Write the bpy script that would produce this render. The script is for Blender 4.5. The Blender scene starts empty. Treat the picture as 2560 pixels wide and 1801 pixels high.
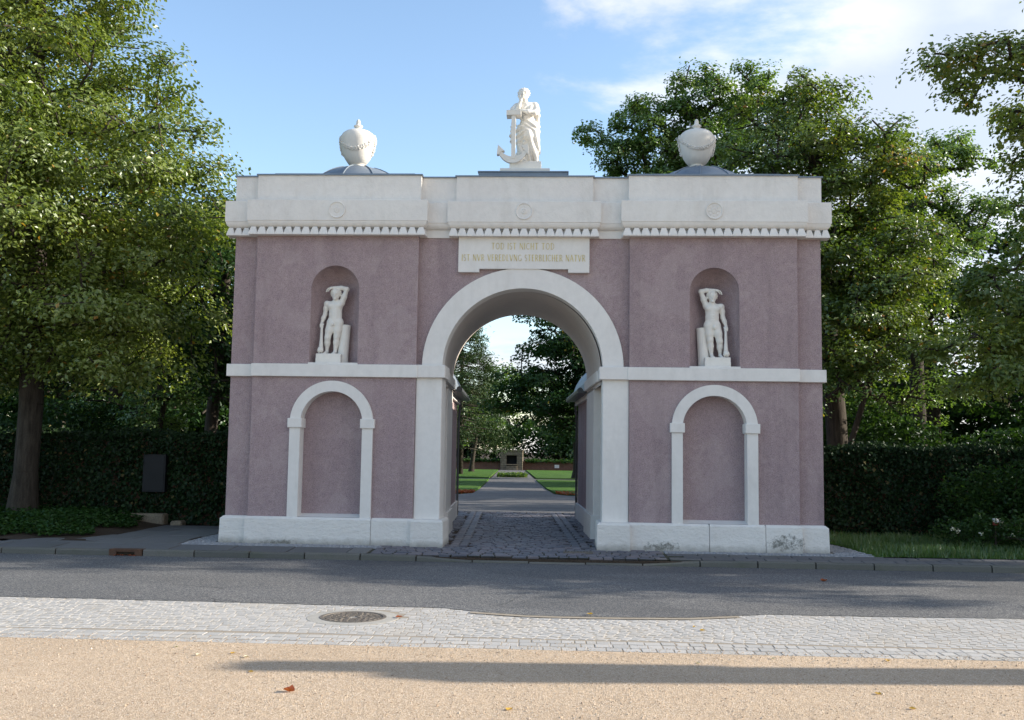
import bpy, math, random
import numpy as np
from mathutils import Matrix, Vector

# ------------------------------------------------------------------ camera, sky, sun, exposure
scene = bpy.context.scene
R = math.radians
CAM = (0.60, -16.30, 1.55)
YAW, PITCH, ROLL = -0.04716, 0.08995, 0.01437
cy, sy_ = math.cos(YAW), math.sin(YAW)
xh = Vector((cy, -sy_, 0)); yh = Vector((sy_, cy, 0)); zh = Vector((0, 0, 1))
fw = yh * math.cos(PITCH) + zh * math.sin(PITCH)
up = -yh * math.sin(PITCH) + zh * math.cos(PITCH)
right = xh * math.cos(ROLL) + up * math.sin(ROLL)
upr = -xh * math.sin(ROLL) + up * math.cos(ROLL)
cd = bpy.data.cameras.new("camera"); cam = bpy.data.objects.new("camera", cd)
scene.collection.objects.link(cam)
M = Matrix(((right.x, upr.x, -fw.x, CAM[0]), (right.y, upr.y, -fw.y, CAM[1]), (right.z, upr.z, -fw.z, CAM[2]), (0, 0, 0, 1)))
cam.matrix_world = M
cd.sensor_width = 36.0; cd.lens = 35.0; cd.clip_start = 0.1; cd.clip_end = 2000
scene.camera = cam

SUN_EL, SUN_B = 20.0, 5.0          # elevation; degrees behind the facade plane, from the right
sdir = Vector((math.cos(R(SUN_B)) * math.cos(R(SUN_EL)), math.sin(R(SUN_B)) * math.cos(R(SUN_EL)), math.sin(R(SUN_EL))))
sl = bpy.data.lights.new("sun", 'SUN'); sl.energy = 5.0; sl.angle = R(0.45); sl.color = (1.0, 0.90, 0.76)
so = bpy.data.objects.new("sun", sl); so.location = (40, 5, 30); scene.collection.objects.link(so)
so.rotation_euler = sdir.to_track_quat('Z', 'Y').to_euler()

world = bpy.data.worlds.new("World"); scene.world = world; world.use_nodes = True
wn, wl = world.node_tree.nodes, world.node_tree.links
wn.clear()
w_out = wn.new('ShaderNodeOutputWorld'); w_bg = wn.new('ShaderNodeBackground'); w_bg.inputs['Strength'].default_value = 0.15
w_sky = wn.new('ShaderNodeTexSky'); w_sky.sky_type = 'NISHITA'; w_sky.sun_disc = False
w_sky.sun_elevation = R(SUN_EL); w_sky.sun_rotation = R(90 - SUN_B); w_sky.air_density = 1.0; w_sky.dust_density = 0.6; w_sky.ozone_density = 1.5
w_tc = wn.new('ShaderNodeTexCoord'); w_sep = wn.new('ShaderNodeSeparateXYZ'); wl.new(w_tc.outputs['Generated'], w_sep.inputs[0])
def wmath(op, a, b=None, c=None):
    n = wn.new('ShaderNodeMath'); n.operation = op
    for i, v in enumerate((a, b, c)):
        if v is None: continue
        if isinstance(v, (int, float)): n.inputs[i].default_value = v
        else: wl.new(v, n.inputs[i])
    return n.outputs[0]
zc = wmath('ADD', wmath('MAXIMUM', w_sep.outputs['Z'], 0.0), 0.22)
w_cmb = wn.new('ShaderNodeCombineXYZ')
wl.new(wmath('DIVIDE', w_sep.outputs['X'], zc), w_cmb.inputs[0]); wl.new(wmath('DIVIDE', w_sep.outputs['Y'], zc), w_cmb.inputs[1])
w_n1 = wn.new('ShaderNodeTexNoise'); w_n1.inputs['Scale'].default_value = 1.5; w_n1.inputs['Detail'].default_value = 9; w_n1.inputs['Roughness'].default_value = 0.58
w_n1.inputs['Distortion'].default_value = 0.25
w_map = wn.new('ShaderNodeMapping'); w_map.inputs['Location'].default_value = (4.2, 7.3, 0.0)
wl.new(w_cmb.outputs[0], w_map.inputs[0]); wl.new(w_map.outputs[0], w_n1.inputs['Vector'])
# broken cloud thickens towards the sun's quarter and the horizon
side = wmath('SUBTRACT', wmath('MULTIPLY', w_sep.outputs['X'], 0.62), 0.045)
low = wmath('MULTIPLY', wmath('MAXIMUM', wmath('SUBTRACT', 0.28, w_sep.outputs['Z']), 0.0), 0.65)
cov = wmath('ADD', wmath('ADD', w_n1.outputs['Fac'], side), low)
w_r = wn.new('ShaderNodeValToRGB'); w_r.color_ramp.elements[0].position = 0.50; w_r.color_ramp.elements[1].position = 0.62
w_r.color_ramp.interpolation = 'EASE'
wl.new(cov, w_r.inputs['Fac'])
w_mix = wn.new('ShaderNodeMix'); w_mix.data_type = 'RGBA'
wl.new(w_r.outputs['Color'], w_mix.inputs['Factor']); wl.new(w_sky.outputs['Color'], w_mix.inputs[6])
w_cc = wn.new('ShaderNodeValToRGB'); w_cc.color_ramp.elements[0].color = (2.1, 2.3, 2.7, 1); w_cc.color_ramp.elements[1].color = (3.15, 3.15, 3.2, 1)
w_cc.color_ramp.elements[0].position = 0.38; w_cc.color_ramp.elements[1].position = 0.60
w_n2 = wn.new('ShaderNodeTexNoise'); w_n2.inputs['Scale'].default_value = 2.6; w_n2.inputs['Detail'].default_value = 7
wl.new(w_map.outputs[0], w_n2.inputs['Vector']); wl.new(w_n2.outputs['Fac'], w_cc.inputs['Fac']); 
w_add = wn.new('ShaderNodeMix'); w_add.data_type = 'RGBA'; w_add.blend_type = 'ADD'; w_add.inputs['Factor'].default_value = 0.16
wl.new(w_cc.outputs['Color'], w_add.inputs[6]); wl.new(w_sky.outputs['Color'], w_add.inputs[7]); wl.new(w_add.outputs[2], w_mix.inputs[7])
wl.new(w_mix.outputs[2], w_bg.inputs['Color']); wl.new(w_bg.outputs[0], w_out.inputs['Surface'])

scene.view_settings.view_transform = 'Standard'; scene.view_settings.look = 'None'
scene.view_settings.exposure = 1.08; scene.view_settings.gamma = 1.0; scene.view_settings.use_curve_mapping = False
scene.render.engine = 'CYCLES'
scene.cycles.max_bounces = 5; scene.cycles.diffuse_bounces = 3; scene.cycles.transmission_bounces = 3; scene.cycles.glossy_bounces = 2
scene.cycles.use_denoising = True

# ------------------------------------------------------------------ helpers
W = {}
def _finish(o, parent, props):
    scene.collection.objects.link(o)
    for k, v in props.items():
        if v is not None: o[k] = v
    if parent is not None:
        o.parent = parent
    return o
def wloc(o):
    return W.get(o.name, Vector((0, 0, 0)))
def empty(name, loc, label=None, category=None, group=None, kind=None):
    o = bpy.data.objects.new(name, None); o.location = loc; o.empty_display_size = 0.2
    _finish(o, None, dict(label=label, category=category, group=group, kind=kind)); W[o.name] = Vector(loc)
    return o
def meshdata(name, verts, faces, mat=None, smooth=False, attr=None):
    me = bpy.data.meshes.new(name)
    verts = np.asarray(verts, dtype=np.float32)
    if isinstance(faces, np.ndarray):
        nv, nf, k = len(verts), len(faces), faces.shape[1]
        me.vertices.add(nv); me.vertices.foreach_set('co', verts.ravel())
        me.loops.add(nf * k); me.loops.foreach_set('vertex_index', faces.astype(np.int32).ravel())
        me.polygons.add(nf); me.polygons.foreach_set('loop_start', np.arange(0, nf * k, k, dtype=np.int32))
        me.update(calc_edges=True)
    else:
        me.from_pydata([tuple(map(float, v)) for v in verts], [], [tuple(f) for f in faces]); me.update()
    me.polygons.foreach_set('use_smooth', np.full(len(me.polygons), bool(smooth)))
    if attr is not None:
        a = me.attributes.new('tone', 'FLOAT', 'POINT'); a.data.foreach_set('value', np.asarray(attr, dtype=np.float32))
    if mat is not None: me.materials.append(mat)
    return me
def add(name, verts, faces, mat, parent=None, smooth=False, attr=None, label=None, category=None, group=None, kind=None, origin=None):
    """mesh in world coordinates -> object; origin at the given point (default the mesh's bottom centre)"""
    v = np.asarray(verts, dtype=np.float64)
    if origin is None:
        lo, hi = v.min(0), v.max(0); origin = ((lo[0] + hi[0]) / 2, (lo[1] + hi[1]) / 2, lo[2])
    origin = Vector(origin)
    me = meshdata(name, v - np.array(origin), faces, mat, smooth, attr)
    o = bpy.data.objects.new(name, me)
    o.location = origin - (wloc(parent) if parent is not None else Vector((0, 0, 0)))
    _finish(o, parent, dict(label=label, category=category, group=group, kind=kind)); W[o.name] = origin
    return o
def place(name, me, loc, parent=None, rotz=0, scale=(1, 1, 1), label=None, category=None, group=None, kind=None):
    o = bpy.data.objects.new(name, me); p = wloc(parent) if parent is not None else Vector((0, 0, 0))
    o.location = Vector(loc) - p; o.rotation_euler = (0, 0, rotz); o.scale = scale
    _finish(o, parent, dict(label=label, category=category, group=group, kind=kind)); W[o.name] = Vector(loc)
    return o
def join(parts):
    vs, fs, n = [], [], 0
    for v, f in parts:
        vs.append(np.asarray(v, dtype=np.float64)); fs += [tuple(i + n for i in q) for q in f]; n += len(v)
    return np.concatenate(vs), fs
def boxg(x0, x1, y0, y1, z0, z1, b=0.0):
    """box, with chamfered edges when b > 0"""
    if b <= 0:
        v = [(x0,y0,z0),(x1,y0,z0),(x1,y1,z0),(x0,y1,z0),(x0,y0,z1),(x1,y0,z1),(x1,y1,z1),(x0,y1,z1)]
        return v, [(3,2,1,0),(4,5,6,7),(0,1,5,4),(1,2,6,5),(2,3,7,6),(3,0,4,7)]
    xs, ys, zs = (x0, x1), (y0, y1), (z0, z1); v = []; idx = {}
    for i in (0, 1):
        for j in (0, 1):
            for k in (0, 1):
                sx, sy, sz = (b if i == 0 else -b), (b if j == 0 else -b), (b if k == 0 else -b)
                idx[i, j, k, 'x'] = len(v); v.append((xs[i], ys[j] + sy, zs[k] + sz))
                idx[i, j, k, 'y'] = len(v); v.append((xs[i] + sx, ys[j], zs[k] + sz))
                idx[i, j, k, 'z'] = len(v); v.append((xs[i] + sx, ys[j] + sy, zs[k]))
    f = []
    g = lambda *a: idx[a]
    for i in (0, 1):
        q = [g(i,0,0,'x'), g(i,1,0,'x'), g(i,1,1,'x'), g(i,0,1,'x')]; f.append(q if i else q[::-1])
        q = [g(0,i,0,'y'), g(0,i,1,'y'), g(1,i,1,'y'), g(1,i,0,'y')]; f.append(q if i else q[::-1])
        q = [g(0,0,i,'z'), g(1,0,i,'z'), g(1,1,i,'z'), g(0,1,i,'z')]; f.append(q if i else q[::-1])
    for j in (0, 1):
        for k in (0, 1):
            q = [g(0,j,k,'y'), g(1,j,k,'y'), g(1,j,k,'z'), g(0,j,k,'z')]; f.append(q if (j ^ k) else q[::-1])
            q = [g(j,0,k,'x'), g(j,1,k,'x'), g(j,1,k,'z'), g(j,0,k,'z')]; f.append(q if not (j ^ k) else q[::-1])
            q = [g(j,k,0,'x'), g(j,k,1,'x'), g(j,k,1,'y'), g(j,k,0,'y')]; f.append(q if (j ^ k) else q[::-1])
    for i in (0, 1):
        for j in (0, 1):
            for k in (0, 1):
                q = [g(i,j,k,'x'), g(i,j,k,'y'), g(i,j,k,'z')]; f.append(q if (i + j + k) % 2 else q[::-1])
    return v, f
def box(name, x0, x1, y0, y1, z0, z1, mat, parent=None, b=0.008, **kw):
    v, f = boxg(x0, x1, y0, y1, z0, z1, b); return add(name, v, f, mat, parent, **kw)
def loft(x0, x1, yf, yb, prof):
    """stack of rectangles: front and both sides step out by the profile's offset, back stays"""
    v, f = [], []
    for o, z in prof: v += [(x0 - o, yf - o, z), (x1 + o, yf - o, z), (x1 + o, yb, z), (x0 - o, yb, z)]
    n = len(prof)
    for i in range(n - 1):
        for k in range(4): f.append((4*i + k, 4*i + (k+1) % 4, 4*i + 4 + (k+1) % 4, 4*i + 4 + k))
    f.append((3, 2, 1, 0)); f.append((4*n-4, 4*n-3, 4*n-2, 4*n-1))
    return v, f
def lathe(prof, n=40, c=(0, 0, 0)):
    v, f = [], []
    for r, z in prof:
        for k in range(n):
            a = 2 * math.pi * k / n; v.append((c[0] + r * math.cos(a), c[1] + r * math.sin(a), c[2] + z))
    for i in range(len(prof) - 1):
        for k in range(n): f.append((i*n + k, i*n + (k+1) % n, (i+1)*n + (k+1) % n, (i+1)*n + k))
    return v, f
def tube(pts, rad, n=6, cap=True):
    pts = [Vector(p) for p in pts]; v, f = [], []
    for i, p in enumerate(pts):
        d = (pts[min(i+1, len(pts)-1)] - pts[max(i-1, 0)]).normalized()
        a = d.cross(Vector((0.31, 0.2, 0.93)));  a = a.normalized() if a.length > 1e-4 else Vector((1, 0, 0)); b = d.cross(a)
        r = rad[i] if hasattr(rad, '__len__') else rad
        for k in range(n):
            t = 2 * math.pi * k / n; q = p + r * (math.cos(t) * a + math.sin(t) * b); v.append(tuple(q))
    for i in range(len(pts) - 1):
        for k in range(n): f.append((i*n + k, i*n + (k+1) % n, (i+1)*n + (k+1) % n, (i+1)*n + k))
    if cap: f.append(tuple(range(n))[::-1]); f.append(tuple(range((len(pts)-1)*n, len(pts)*n)))
    return v, f

# ------------------------------------------------------------------ materials
class NT:
    def __init__(s, name):
        s.m = bpy.data.materials.new(name); s.m.use_nodes = True; s.n = s.m.node_tree.nodes; s.l = s.m.node_tree.links
        s.n.clear(); s.out = s.n.new('ShaderNodeOutputMaterial'); s.geo = s.n.new('ShaderNodeNewGeometry'); s.pos = s.geo.outputs['Position']
    def node(s, t, **kw):
        n = s.n.new(t)
        for k, v in kw.items(): setattr(n, k, v)
        return n
    def link(s, a, b): s.l.new(a, b)
    def noise(s, scale, detail=4, rough=0.55, stretch=None, dist=0.0, vec=None):
        n = s.node('ShaderNodeTexNoise'); n.inputs['Scale'].default_value = scale; n.inputs['Detail'].default_value = detail
        n.inputs['Roughness'].default_value = rough; n.inputs['Distortion'].default_value = dist
        src = vec or s.pos
        mp = s.node('ShaderNodeMapping'); mp.inputs['Location'].default_value = (0.137, 0.371, 0.219)
        if stretch: mp.inputs['Scale'].default_value = stretch
        else: mp.inputs['Rotation'].default_value = (0.61, 0.43, 0.27)
        s.link(src, mp.inputs[0]); src = mp.outputs[0]
        s.link(src, n.inputs['Vector']); return n.outputs['Fac']
    def ramp(s, fac, stops):
        n = s.node('ShaderNodeValToRGB'); e = n.color_ramp.elements
        while len(e) < len(stops): e.new(0.5)
        for el, (p, c) in zip(e, stops):
            el.position = p; el.color = (c, c, c, 1) if isinstance(c, (int, float)) else (c[0], c[1], c[2], 1)
        s.link(fac, n.inputs['Fac']); return n.outputs['Color']
    def mix(s, fac, a, b, mode='MIX'):
        n = s.node('ShaderNodeMix', data_type='RGBA', blend_type=mode)
        for i, v in ((0, fac), (6, a), (7, b)):
            if isinstance(v, (int, float)): n.inputs[i].default_value = v
            elif isinstance(v, tuple): n.inputs[i].default_value = (v[0], v[1], v[2], 1)
            else: s.link(v, n.inputs[i])
        return n.outputs[2]
    def math(s, op, a, b):
        n = s.node('ShaderNodeMath', operation=op)
        for i, v in enumerate((a, b)):
            if isinstance(v, (int, float)): n.inputs[i].default_value = v
            else: s.link(v, n.inputs[i])
        return n.outputs[0]
    def bump(s, height, strength, dist, prev=None):
        n = s.node('ShaderNodeBump'); n.inputs['Strength'].default_value = strength; n.inputs['Distance'].default_value = dist
        s.link(height, n.inputs['Height'])
        if prev is not None: s.link(prev, n.inputs['Normal'])
        return n.outputs['Normal']
    def principled(s, col, rough=0.8, normal=None, metal=0.0, spec=0.35):
        p = s.node('ShaderNodeBsdfPrincipled'); 
        if isinstance(col, tuple): p.inputs['Base Color'].default_value = (col[0], col[1], col[2], 1)
        else: s.link(col, p.inputs['Base Color'])
        if isinstance(rough, (int, float)): p.inputs['Roughness'].default_value = rough
        else: s.link(rough, p.inputs['Roughness'])
        p.inputs['Metallic'].default_value = metal; p.inputs['Specular IOR Level'].default_value = spec
        if normal is not None: s.link(normal, p.inputs['Normal'])
        s.link(p.outputs[0], s.out.inputs['Surface']); return s.m

def stone_mat(name, c0, c1, scale=3.0, fine=60.0, fine_amt=0.25, bump=0.35, bdist=0.006, rough=0.85, spec=0.3, blotch=None, metal=0.0, stretch=None):
    t = NT(name)
    col = t.mix(t.ramp(t.noise(scale, 5, 0.6, stretch), [(0.3, 0.0), (0.7, 1.0)]), c0, c1)
    fn = t.noise(fine, 3, 0.6)
    col = t.mix(fine_amt, col, t.ramp(fn, [(0.3, 0.25), (0.62, 1.0)]), 'MULTIPLY')
    if blotch:
        b = t.ramp(t.noise(blotch[1], 6, 0.65), [(blotch[2], 0.0), (blotch[3], 1.0)]); col = t.mix(b, col, blotch[0])
    return t.principled(col, rough, t.bump(fn, bump, bdist), metal, spec)

def mauve_mat(name):
    t = NT(name)
    fine = t.noise(85, 3, 0.6); mid = t.noise(11, 6, 0.65); big = t.noise(0.8, 5, 0.6)
    col = t.mix(t.ramp(big, [(0.3, 0.0), (0.7, 1.0)]), (0.462, 0.365, 0.362), (0.402, 0.306, 0.314))
    col = t.mix(t.ramp(mid, [(0.35, 0.0), (0.72, 0.75)]), col, (0.335, 0.25, 0.272))
    col = t.mix(0.52, col, t.ramp(fine, [(0.34, 0.30), (0.60, 1.12)]), 'MULTIPLY')
    streak = t.ramp(t.noise(3.2, 6, 0.62, (1.0, 1.0, 0.10)), [(0.50, 0.0), (0.76, 0.5)])       # rain streaks
    col = t.mix(streak, col, (0.21, 0.16, 0.168))
    patch = t.ramp(t.noise(1.5, 3, 0.5, (1, 1, 0.8), 0.8), [(0.56, 0.0), (0.60, 0.22)])          # mended patches
    col = t.mix(patch, col, (0.49, 0.40, 0.395))
    spot = t.ramp(t.noise(2.6, 7, 0.7), [(0.66, 0.0), (0.8, 0.4)])
    col = t.mix(spot, col, (0.16, 0.115, 0.12))
    n = t.bump(fine, 0.9, 0.012); n = t.bump(mid, 0.35, 0.02, n)
    return t.principled(col, 0.95, n, 0, 0.15)

def plaster_mat(name, c0, c1, rough_bump=0.25, pits=0.0, stain=0.0):
    t = NT(name)
    big = t.noise(0.9, 5, 0.6); med = t.noise(9, 5, 0.6); fine = t.noise(42, 4, 0.6)
    col = t.mix(t.ramp(big, [(0.3, 0.0), (0.7, 1.0)]), c0, c1)
    col = t.mix(0.10, col, t.ramp(med, [(0.3, 0.3), (0.7, 1.0)]), 'MULTIPLY')
    if pits:
        pn = t.ramp(t.noise(24, 5, 0.75, (1, 1, 1.6)), [(0.69, 0.0), (0.75, pits)]); col = t.mix(pn, col, (0.22, 0.20, 0.17))
    if stain:
        st = t.ramp(t.noise(3.0, 7, 0.7, (1.0, 1.0, 0.22)), [(0.50, 0.0), (0.80, stain)]); col = t.mix(st, col, (0.36, 0.325, 0.27))
    n = t.bump(fine, rough_bump, 0.006); n = t.bump(med, rough_bump, 0.02, n)
    return t.principled(col, 0.9, n, 0, 0.2)

MAUVE = mauve_mat('mauve_roughcast')
WHITE = plaster_mat('white_plaster', (0.79, 0.765, 0.73), (0.74, 0.715, 0.685), 0.14, 0.12, 0.22)
WHITE_ROUGH = plaster_mat('white_rough_plaster', (0.79, 0.765, 0.725), (0.74, 0.71, 0.675), 0.55, 0.7, 0.28)
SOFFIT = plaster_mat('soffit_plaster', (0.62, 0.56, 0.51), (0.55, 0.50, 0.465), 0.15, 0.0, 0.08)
def plinth_mat():
    t = NT('rough_white_plinth')
    med = t.noise(9, 6, 0.68, (1, 1, 1.7)); fine = t.noise(48, 4, 0.6)
    col = t.mix(t.ramp(t.noise(1.3, 4), [(0.3, 0.0), (0.7, 1.0)]), (0.76, 0.74, 0.70), (0.70, 0.675, 0.64))
    col = t.mix(t.ramp(med, [(0.60, 0.0), (0.76, 0.45)]), col, (0.45, 0.42, 0.38))
    sp = t.node('ShaderNodeSeparateXYZ'); t.link(t.pos, sp.inputs[0])
    # black algae splash marks near the foot of the plinth, and a thin dirty foot line
    dirt = t.ramp(t.noise(30, 6, 0.75), [(0.30, 0.25), (0.52, 0.95)])
    def near(x0, z0, rx, rz):
        d = t.math('ADD', t.math('POWER', t.math('DIVIDE', t.math('SUBTRACT', sp.outputs['X'], x0), rx), 2.0), t.math('POWER', t.math('DIVIDE', t.math('SUBTRACT', sp.outputs['Z'], z0), rz), 2.0))
        return t.math('SUBTRACT', 1.0, d)
    sm = t.math('MAXIMUM', t.math('MAXIMUM', near(2.25, 0.04, 0.38, 0.12), near(4.25, 0.13, 0.42, 0.17)), near(-3.9, 0.0, 0.4, 0.06))
    spot = t.ramp(t.math('ADD', sm, t.math('MULTIPLY', t.math('SUBTRACT', t.noise(11, 7, 0.75), 0.52), 4.2)), [(0.35, 0.0), (0.95, 0.85)])
    col = t.mix(t.math('MULTIPLY', dirt, spot), col, (0.075, 0.08, 0.065))
    foot = t.ramp(t.math('ADD', sp.outputs['Z'], t.math('MULTIPLY', t.noise(7, 6, 0.7), 0.16)), [(0.04, 0.75), (0.17, 0.0)])
    col = t.mix(foot, col, (0.20, 0.19, 0.16))
    n = t.bump(fine, 0.35, 0.008); n = t.bump(med, 0.75, 0.035, n)
    return t.principled(col, 0.92, n, 0, 0.2)
PLINTH = plinth_mat()
STATUE = plaster_mat('white_statue_stone', (0.80, 0.775, 0.72), (0.76, 0.73, 0.67), 0.05, 0.0, 0.06)
URN = plaster_mat('weathered_urn_stone', (0.76, 0.735, 0.685), (0.68, 0.655, 0.61), 0.18, 0.2, 0.22)
ZINC = stone_mat('zinc_sheet', (0.16, 0.20, 0.25), (0.22, 0.265, 0.315), 2.5, 30, 0.10, 0.05, 0.002, 0.5, 0.5, metal=0.35)
GOLD = stone_mat('gilding', (0.55, 0.42, 0.14), (0.72, 0.58, 0.24), 8, 80, 0.2, 0.1, 0.001, 0.38, 0.5, metal=0.45)
ASPHALT = None
def asphalt_mat(name, base, light, sp=220):
    t = NT(name)
    v = t.node('ShaderNodeTexVoronoi'); v.inputs['Scale'].default_value = sp; t.link(t.pos, v.inputs['Vector'])
    cell = t.node('ShaderNodeSeparateColor'); t.link(v.outputs['Color'], cell.inputs[0])
    col = t.mix(t.ramp(cell.outputs[0], [(0.45, 0.0), (1.0, 1.0)]), base, light)
    col = t.mix(0.35, col, t.ramp(t.noise(1.3, 5, 0.6, (0.25, 1, 1)), [(0.3, 0.55), (0.7, 1.1)]), 'MULTIPLY')
    col = t.mix(t.ramp(t.noise(0.5, 6, 0.65, (0.3, 1.6, 1)), [(0.58, 0.0), (0.7, 0.25)]), col, (0.05, 0.05, 0.055))
    crack = t.node('ShaderNodeTexVoronoi', feature='DISTANCE_TO_EDGE'); crack.inputs['Scale'].default_value = 0.55
    wv = t.node('ShaderNodeMix', data_type='VECTOR'); wv.inputs[0].default_value = 0.12; nz = t.node('ShaderNodeTexNoise'); nz.inputs['Scale'].default_value = 2.5; nz.inputs['Detail'].default_value = 6; t.link(t.pos, nz.inputs['Vector'])
    t.link(t.pos, wv.inputs[4]); t.link(nz.outputs['Color'], wv.inputs[5]); t.link(wv.outputs[1], crack.inputs['Vector'])
    cm = t.math('MULTIPLY', t.ramp(crack.outputs['Distance'], [(0.0, 1.0), (0.006, 0.0)]), t.ramp(t.noise(0.45, 3), [(0.52, 0.0), (0.60, 0.8)]))
    col = t.mix(cm, col, (0.02, 0.02, 0.022))
    pt = t.ramp(t.noise(0.35, 2, 0.4, (0.5, 1.2, 1)), [(0.55, 0.0), (0.56, 0.30)]); col = t.mix(pt, col, (0.05, 0.053, 0.06))
    n = t.bump(v.outputs['Distance'], 0.7, 0.004); n = t.bump(t.noise(60, 3), 0.3, 0.006, n)
    return t.principled(col, 0.72, n, 0, 0.35)
ASPHALT = asphalt_mat('asphalt', (0.076, 0.081, 0.090), (0.30, 0.295, 0.285), 95)
PARK_ASPHALT = asphalt_mat('park_asphalt', (0.10, 0.10, 0.105), (0.22, 0.215, 0.21), 60)
def sand_mat():
    t = NT('sandy_gravel')
    v = t.node('ShaderNodeTexVoronoi'); v.inputs['Scale'].default_value = 140; t.link(t.pos, v.inputs['Vector'])
    cell = t.node('ShaderNodeSeparateColor'); t.link(v.outputs['Color'], cell.inputs[0])
    col = t.ramp(cell.outputs[0], [(0.0, (0.37, 0.275, 0.19)), (0.35, (0.49, 0.378, 0.270)), (0.8, (0.555, 0.442, 0.328)), (1.0, (0.69, 0.60, 0.50))])
    big = t.noise(0.9, 6, 0.62, (0.6, 1.3, 1)); col = t.mix(0.38, col, t.ramp(big, [(0.3, 0.68), (0.68, 1.08)]), 'MULTIPLY')
    col = t.mix(t.ramp(t.noise(7, 6, 0.7), [(0.56, 0.0), (0.75, 0.45)]), col, (0.35, 0.26, 0.18))
    dark = t.ramp(t.noise(38, 3, 0.8), [(0.67, 0.0), (0.72, 0.7)]); col = t.mix(dark, col, (0.13, 0.10, 0.08))
    n = t.bump(v.outputs['Distance'], 0.75, 0.008); n = t.bump(t.noise(14, 5, 0.7), 0.6, 0.03, n); n = t.bump(t.noise(3.0, 4, 0.6, (0.45, 1.5, 1)), 0.5, 0.05, n)
    return t.principled(col, 0.95, n, 0, 0.15)
SAND = sand_mat()
def sett_mat(name, c0, c1, c2, fine=90, dirt=(0.25, 0.22, 0.18), dirt_amt=0.35, spec=0.3, rough=0.75):
    t = NT(name)
    oi = t.node('ShaderNodeObjectInfo'); at = t.node('ShaderNodeAttribute', attribute_name='tone')
    rnd = t.math('FRACT', t.math('ADD', t.math('MULTIPLY', oi.outputs['Random'], 7.31), at.outputs['Fac']), 0.0)
    col = t.ramp(rnd, [(0.0, c0), (0.5, c1), (1.0, c2)])
    fn = t.noise(fine, 3, 0.65); col = t.mix(0.35, col, t.ramp(fn, [(0.3, 0.5), (0.65, 1.05)]), 'MULTIPLY')
    col = t.mix(t.ramp(t.noise(1.7, 6, 0.65), [(0.5, 0.0), (0.75, dirt_amt)]), col, dirt)
    return t.principled(col, rough, t.bump(fn, 0.45, 0.006), 0, spec)
GRANITE = sett_mat('pale_granite_setts', (0.38, 0.378, 0.372), (0.435, 0.428, 0.418), (0.48, 0.47, 0.455), 110, (0.38, 0.33, 0.26), 0.45)
SLAG = sett_mat('dark_slag_setts', (0.085, 0.09, 0.115), (0.12, 0.12, 0.145), (0.17, 0.15, 0.165), 60, (0.16, 0.14, 0.12), 0.35, 0.5, 0.55)
APRON = sett_mat('grey_mosaic_setts', (0.25, 0.26, 0.28), (0.31, 0.32, 0.34), (0.37, 0.37, 0.38), 110)
SLAB = sett_mat('grey_paving_slabs', (0.125, 0.125, 0.13), (0.15, 0.15, 0.152), (0.175, 0.175, 0.172), 70, (0.09, 0.095, 0.07), 0.4)
SLAB_R = sett_mat('dark_paving_slabs', (0.11, 0.112, 0.12), (0.135, 0.135, 0.142), (0.16, 0.16, 0.162), 70, (0.085, 0.095, 0.06), 0.4)
KERB = sett_mat('kerb_granite', (0.115, 0.115, 0.105), (0.135, 0.135, 0.12), (0.16, 0.155, 0.14), 60, (0.07, 0.085, 0.045), 0.6)
BED_SAND = stone_mat('joint_sand', (0.27, 0.235, 0.19), (0.35, 0.31, 0.255), 4, 80, 0.3, 0.4, 0.006)
BED_DARK = stone_mat('joint_moss', (0.045, 0.045, 0.032), (0.06, 0.065, 0.035), 3, 60, 0.4, 0.4, 0.006)
SOIL = stone_mat('dark_soil', (0.055, 0.042, 0.032), (0.085, 0.065, 0.05), 2.5, 40, 0.5, 0.8, 0.02, 0.95, 0.1)
def lawn_mat():
    t = NT('lawn_grass')
    col = t.ramp(t.noise(1.2, 6, 0.65), [(0.3, (0.045, 0.105, 0.018)), (0.55, (0.07, 0.155, 0.024)), (0.75, (0.10, 0.18, 0.035))])
    fn = t.noise(55, 4, 0.7, (1, 1, 1)); col = t.mix(0.6, col, t.ramp(fn, [(0.3, 0.35), (0.65, 1.1)]), 'MULTIPLY')
    return t.principled(col, 0.8, t.bump(fn, 0.8, 0.04), 0, 0.15)
LAWN = lawn_mat()
RUST = stone_mat('rusty_iron', (0.085, 0.05, 0.035), (0.14, 0.075, 0.045), 9, 60, 0.4, 0.5, 0.004, 0.8, 0.3)
IRON = stone_mat('cast_iron', (0.13, 0.115, 0.10), (0.19, 0.17, 0.15), 9, 80, 0.3, 0.3, 0.003, 0.6, 0.45, metal=0.3)
CONCRETE = stone_mat('concrete', (0.33, 0.32, 0.30), (0.41, 0.40, 0.37), 6, 90, 0.3, 0.4, 0.005)
BLACK = stone_mat('black_void', (0.006, 0.006, 0.006), (0.01, 0.01, 0.01), 3, 30, 0.1, 0.1, 0.002)
PLAQUE = stone_mat('dark_slate', (0.008, 0.009, 0.012), (0.013, 0.014, 0.018), 4, 60, 0.2, 0.2, 0.002, 0.6, 0.3)
ROCK = stone_mat('rough_sandstone', (0.22, 0.18, 0.13), (0.30, 0.25, 0.18), 5, 40, 0.45, 0.8, 0.02)
GUTTER = stone_mat('dark_gutter_metal', (0.06, 0.065, 0.075), (0.09, 0.095, 0.105), 4, 40, 0.1, 0.05, 0.002, 0.4, 0.5, metal=0.5)
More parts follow.
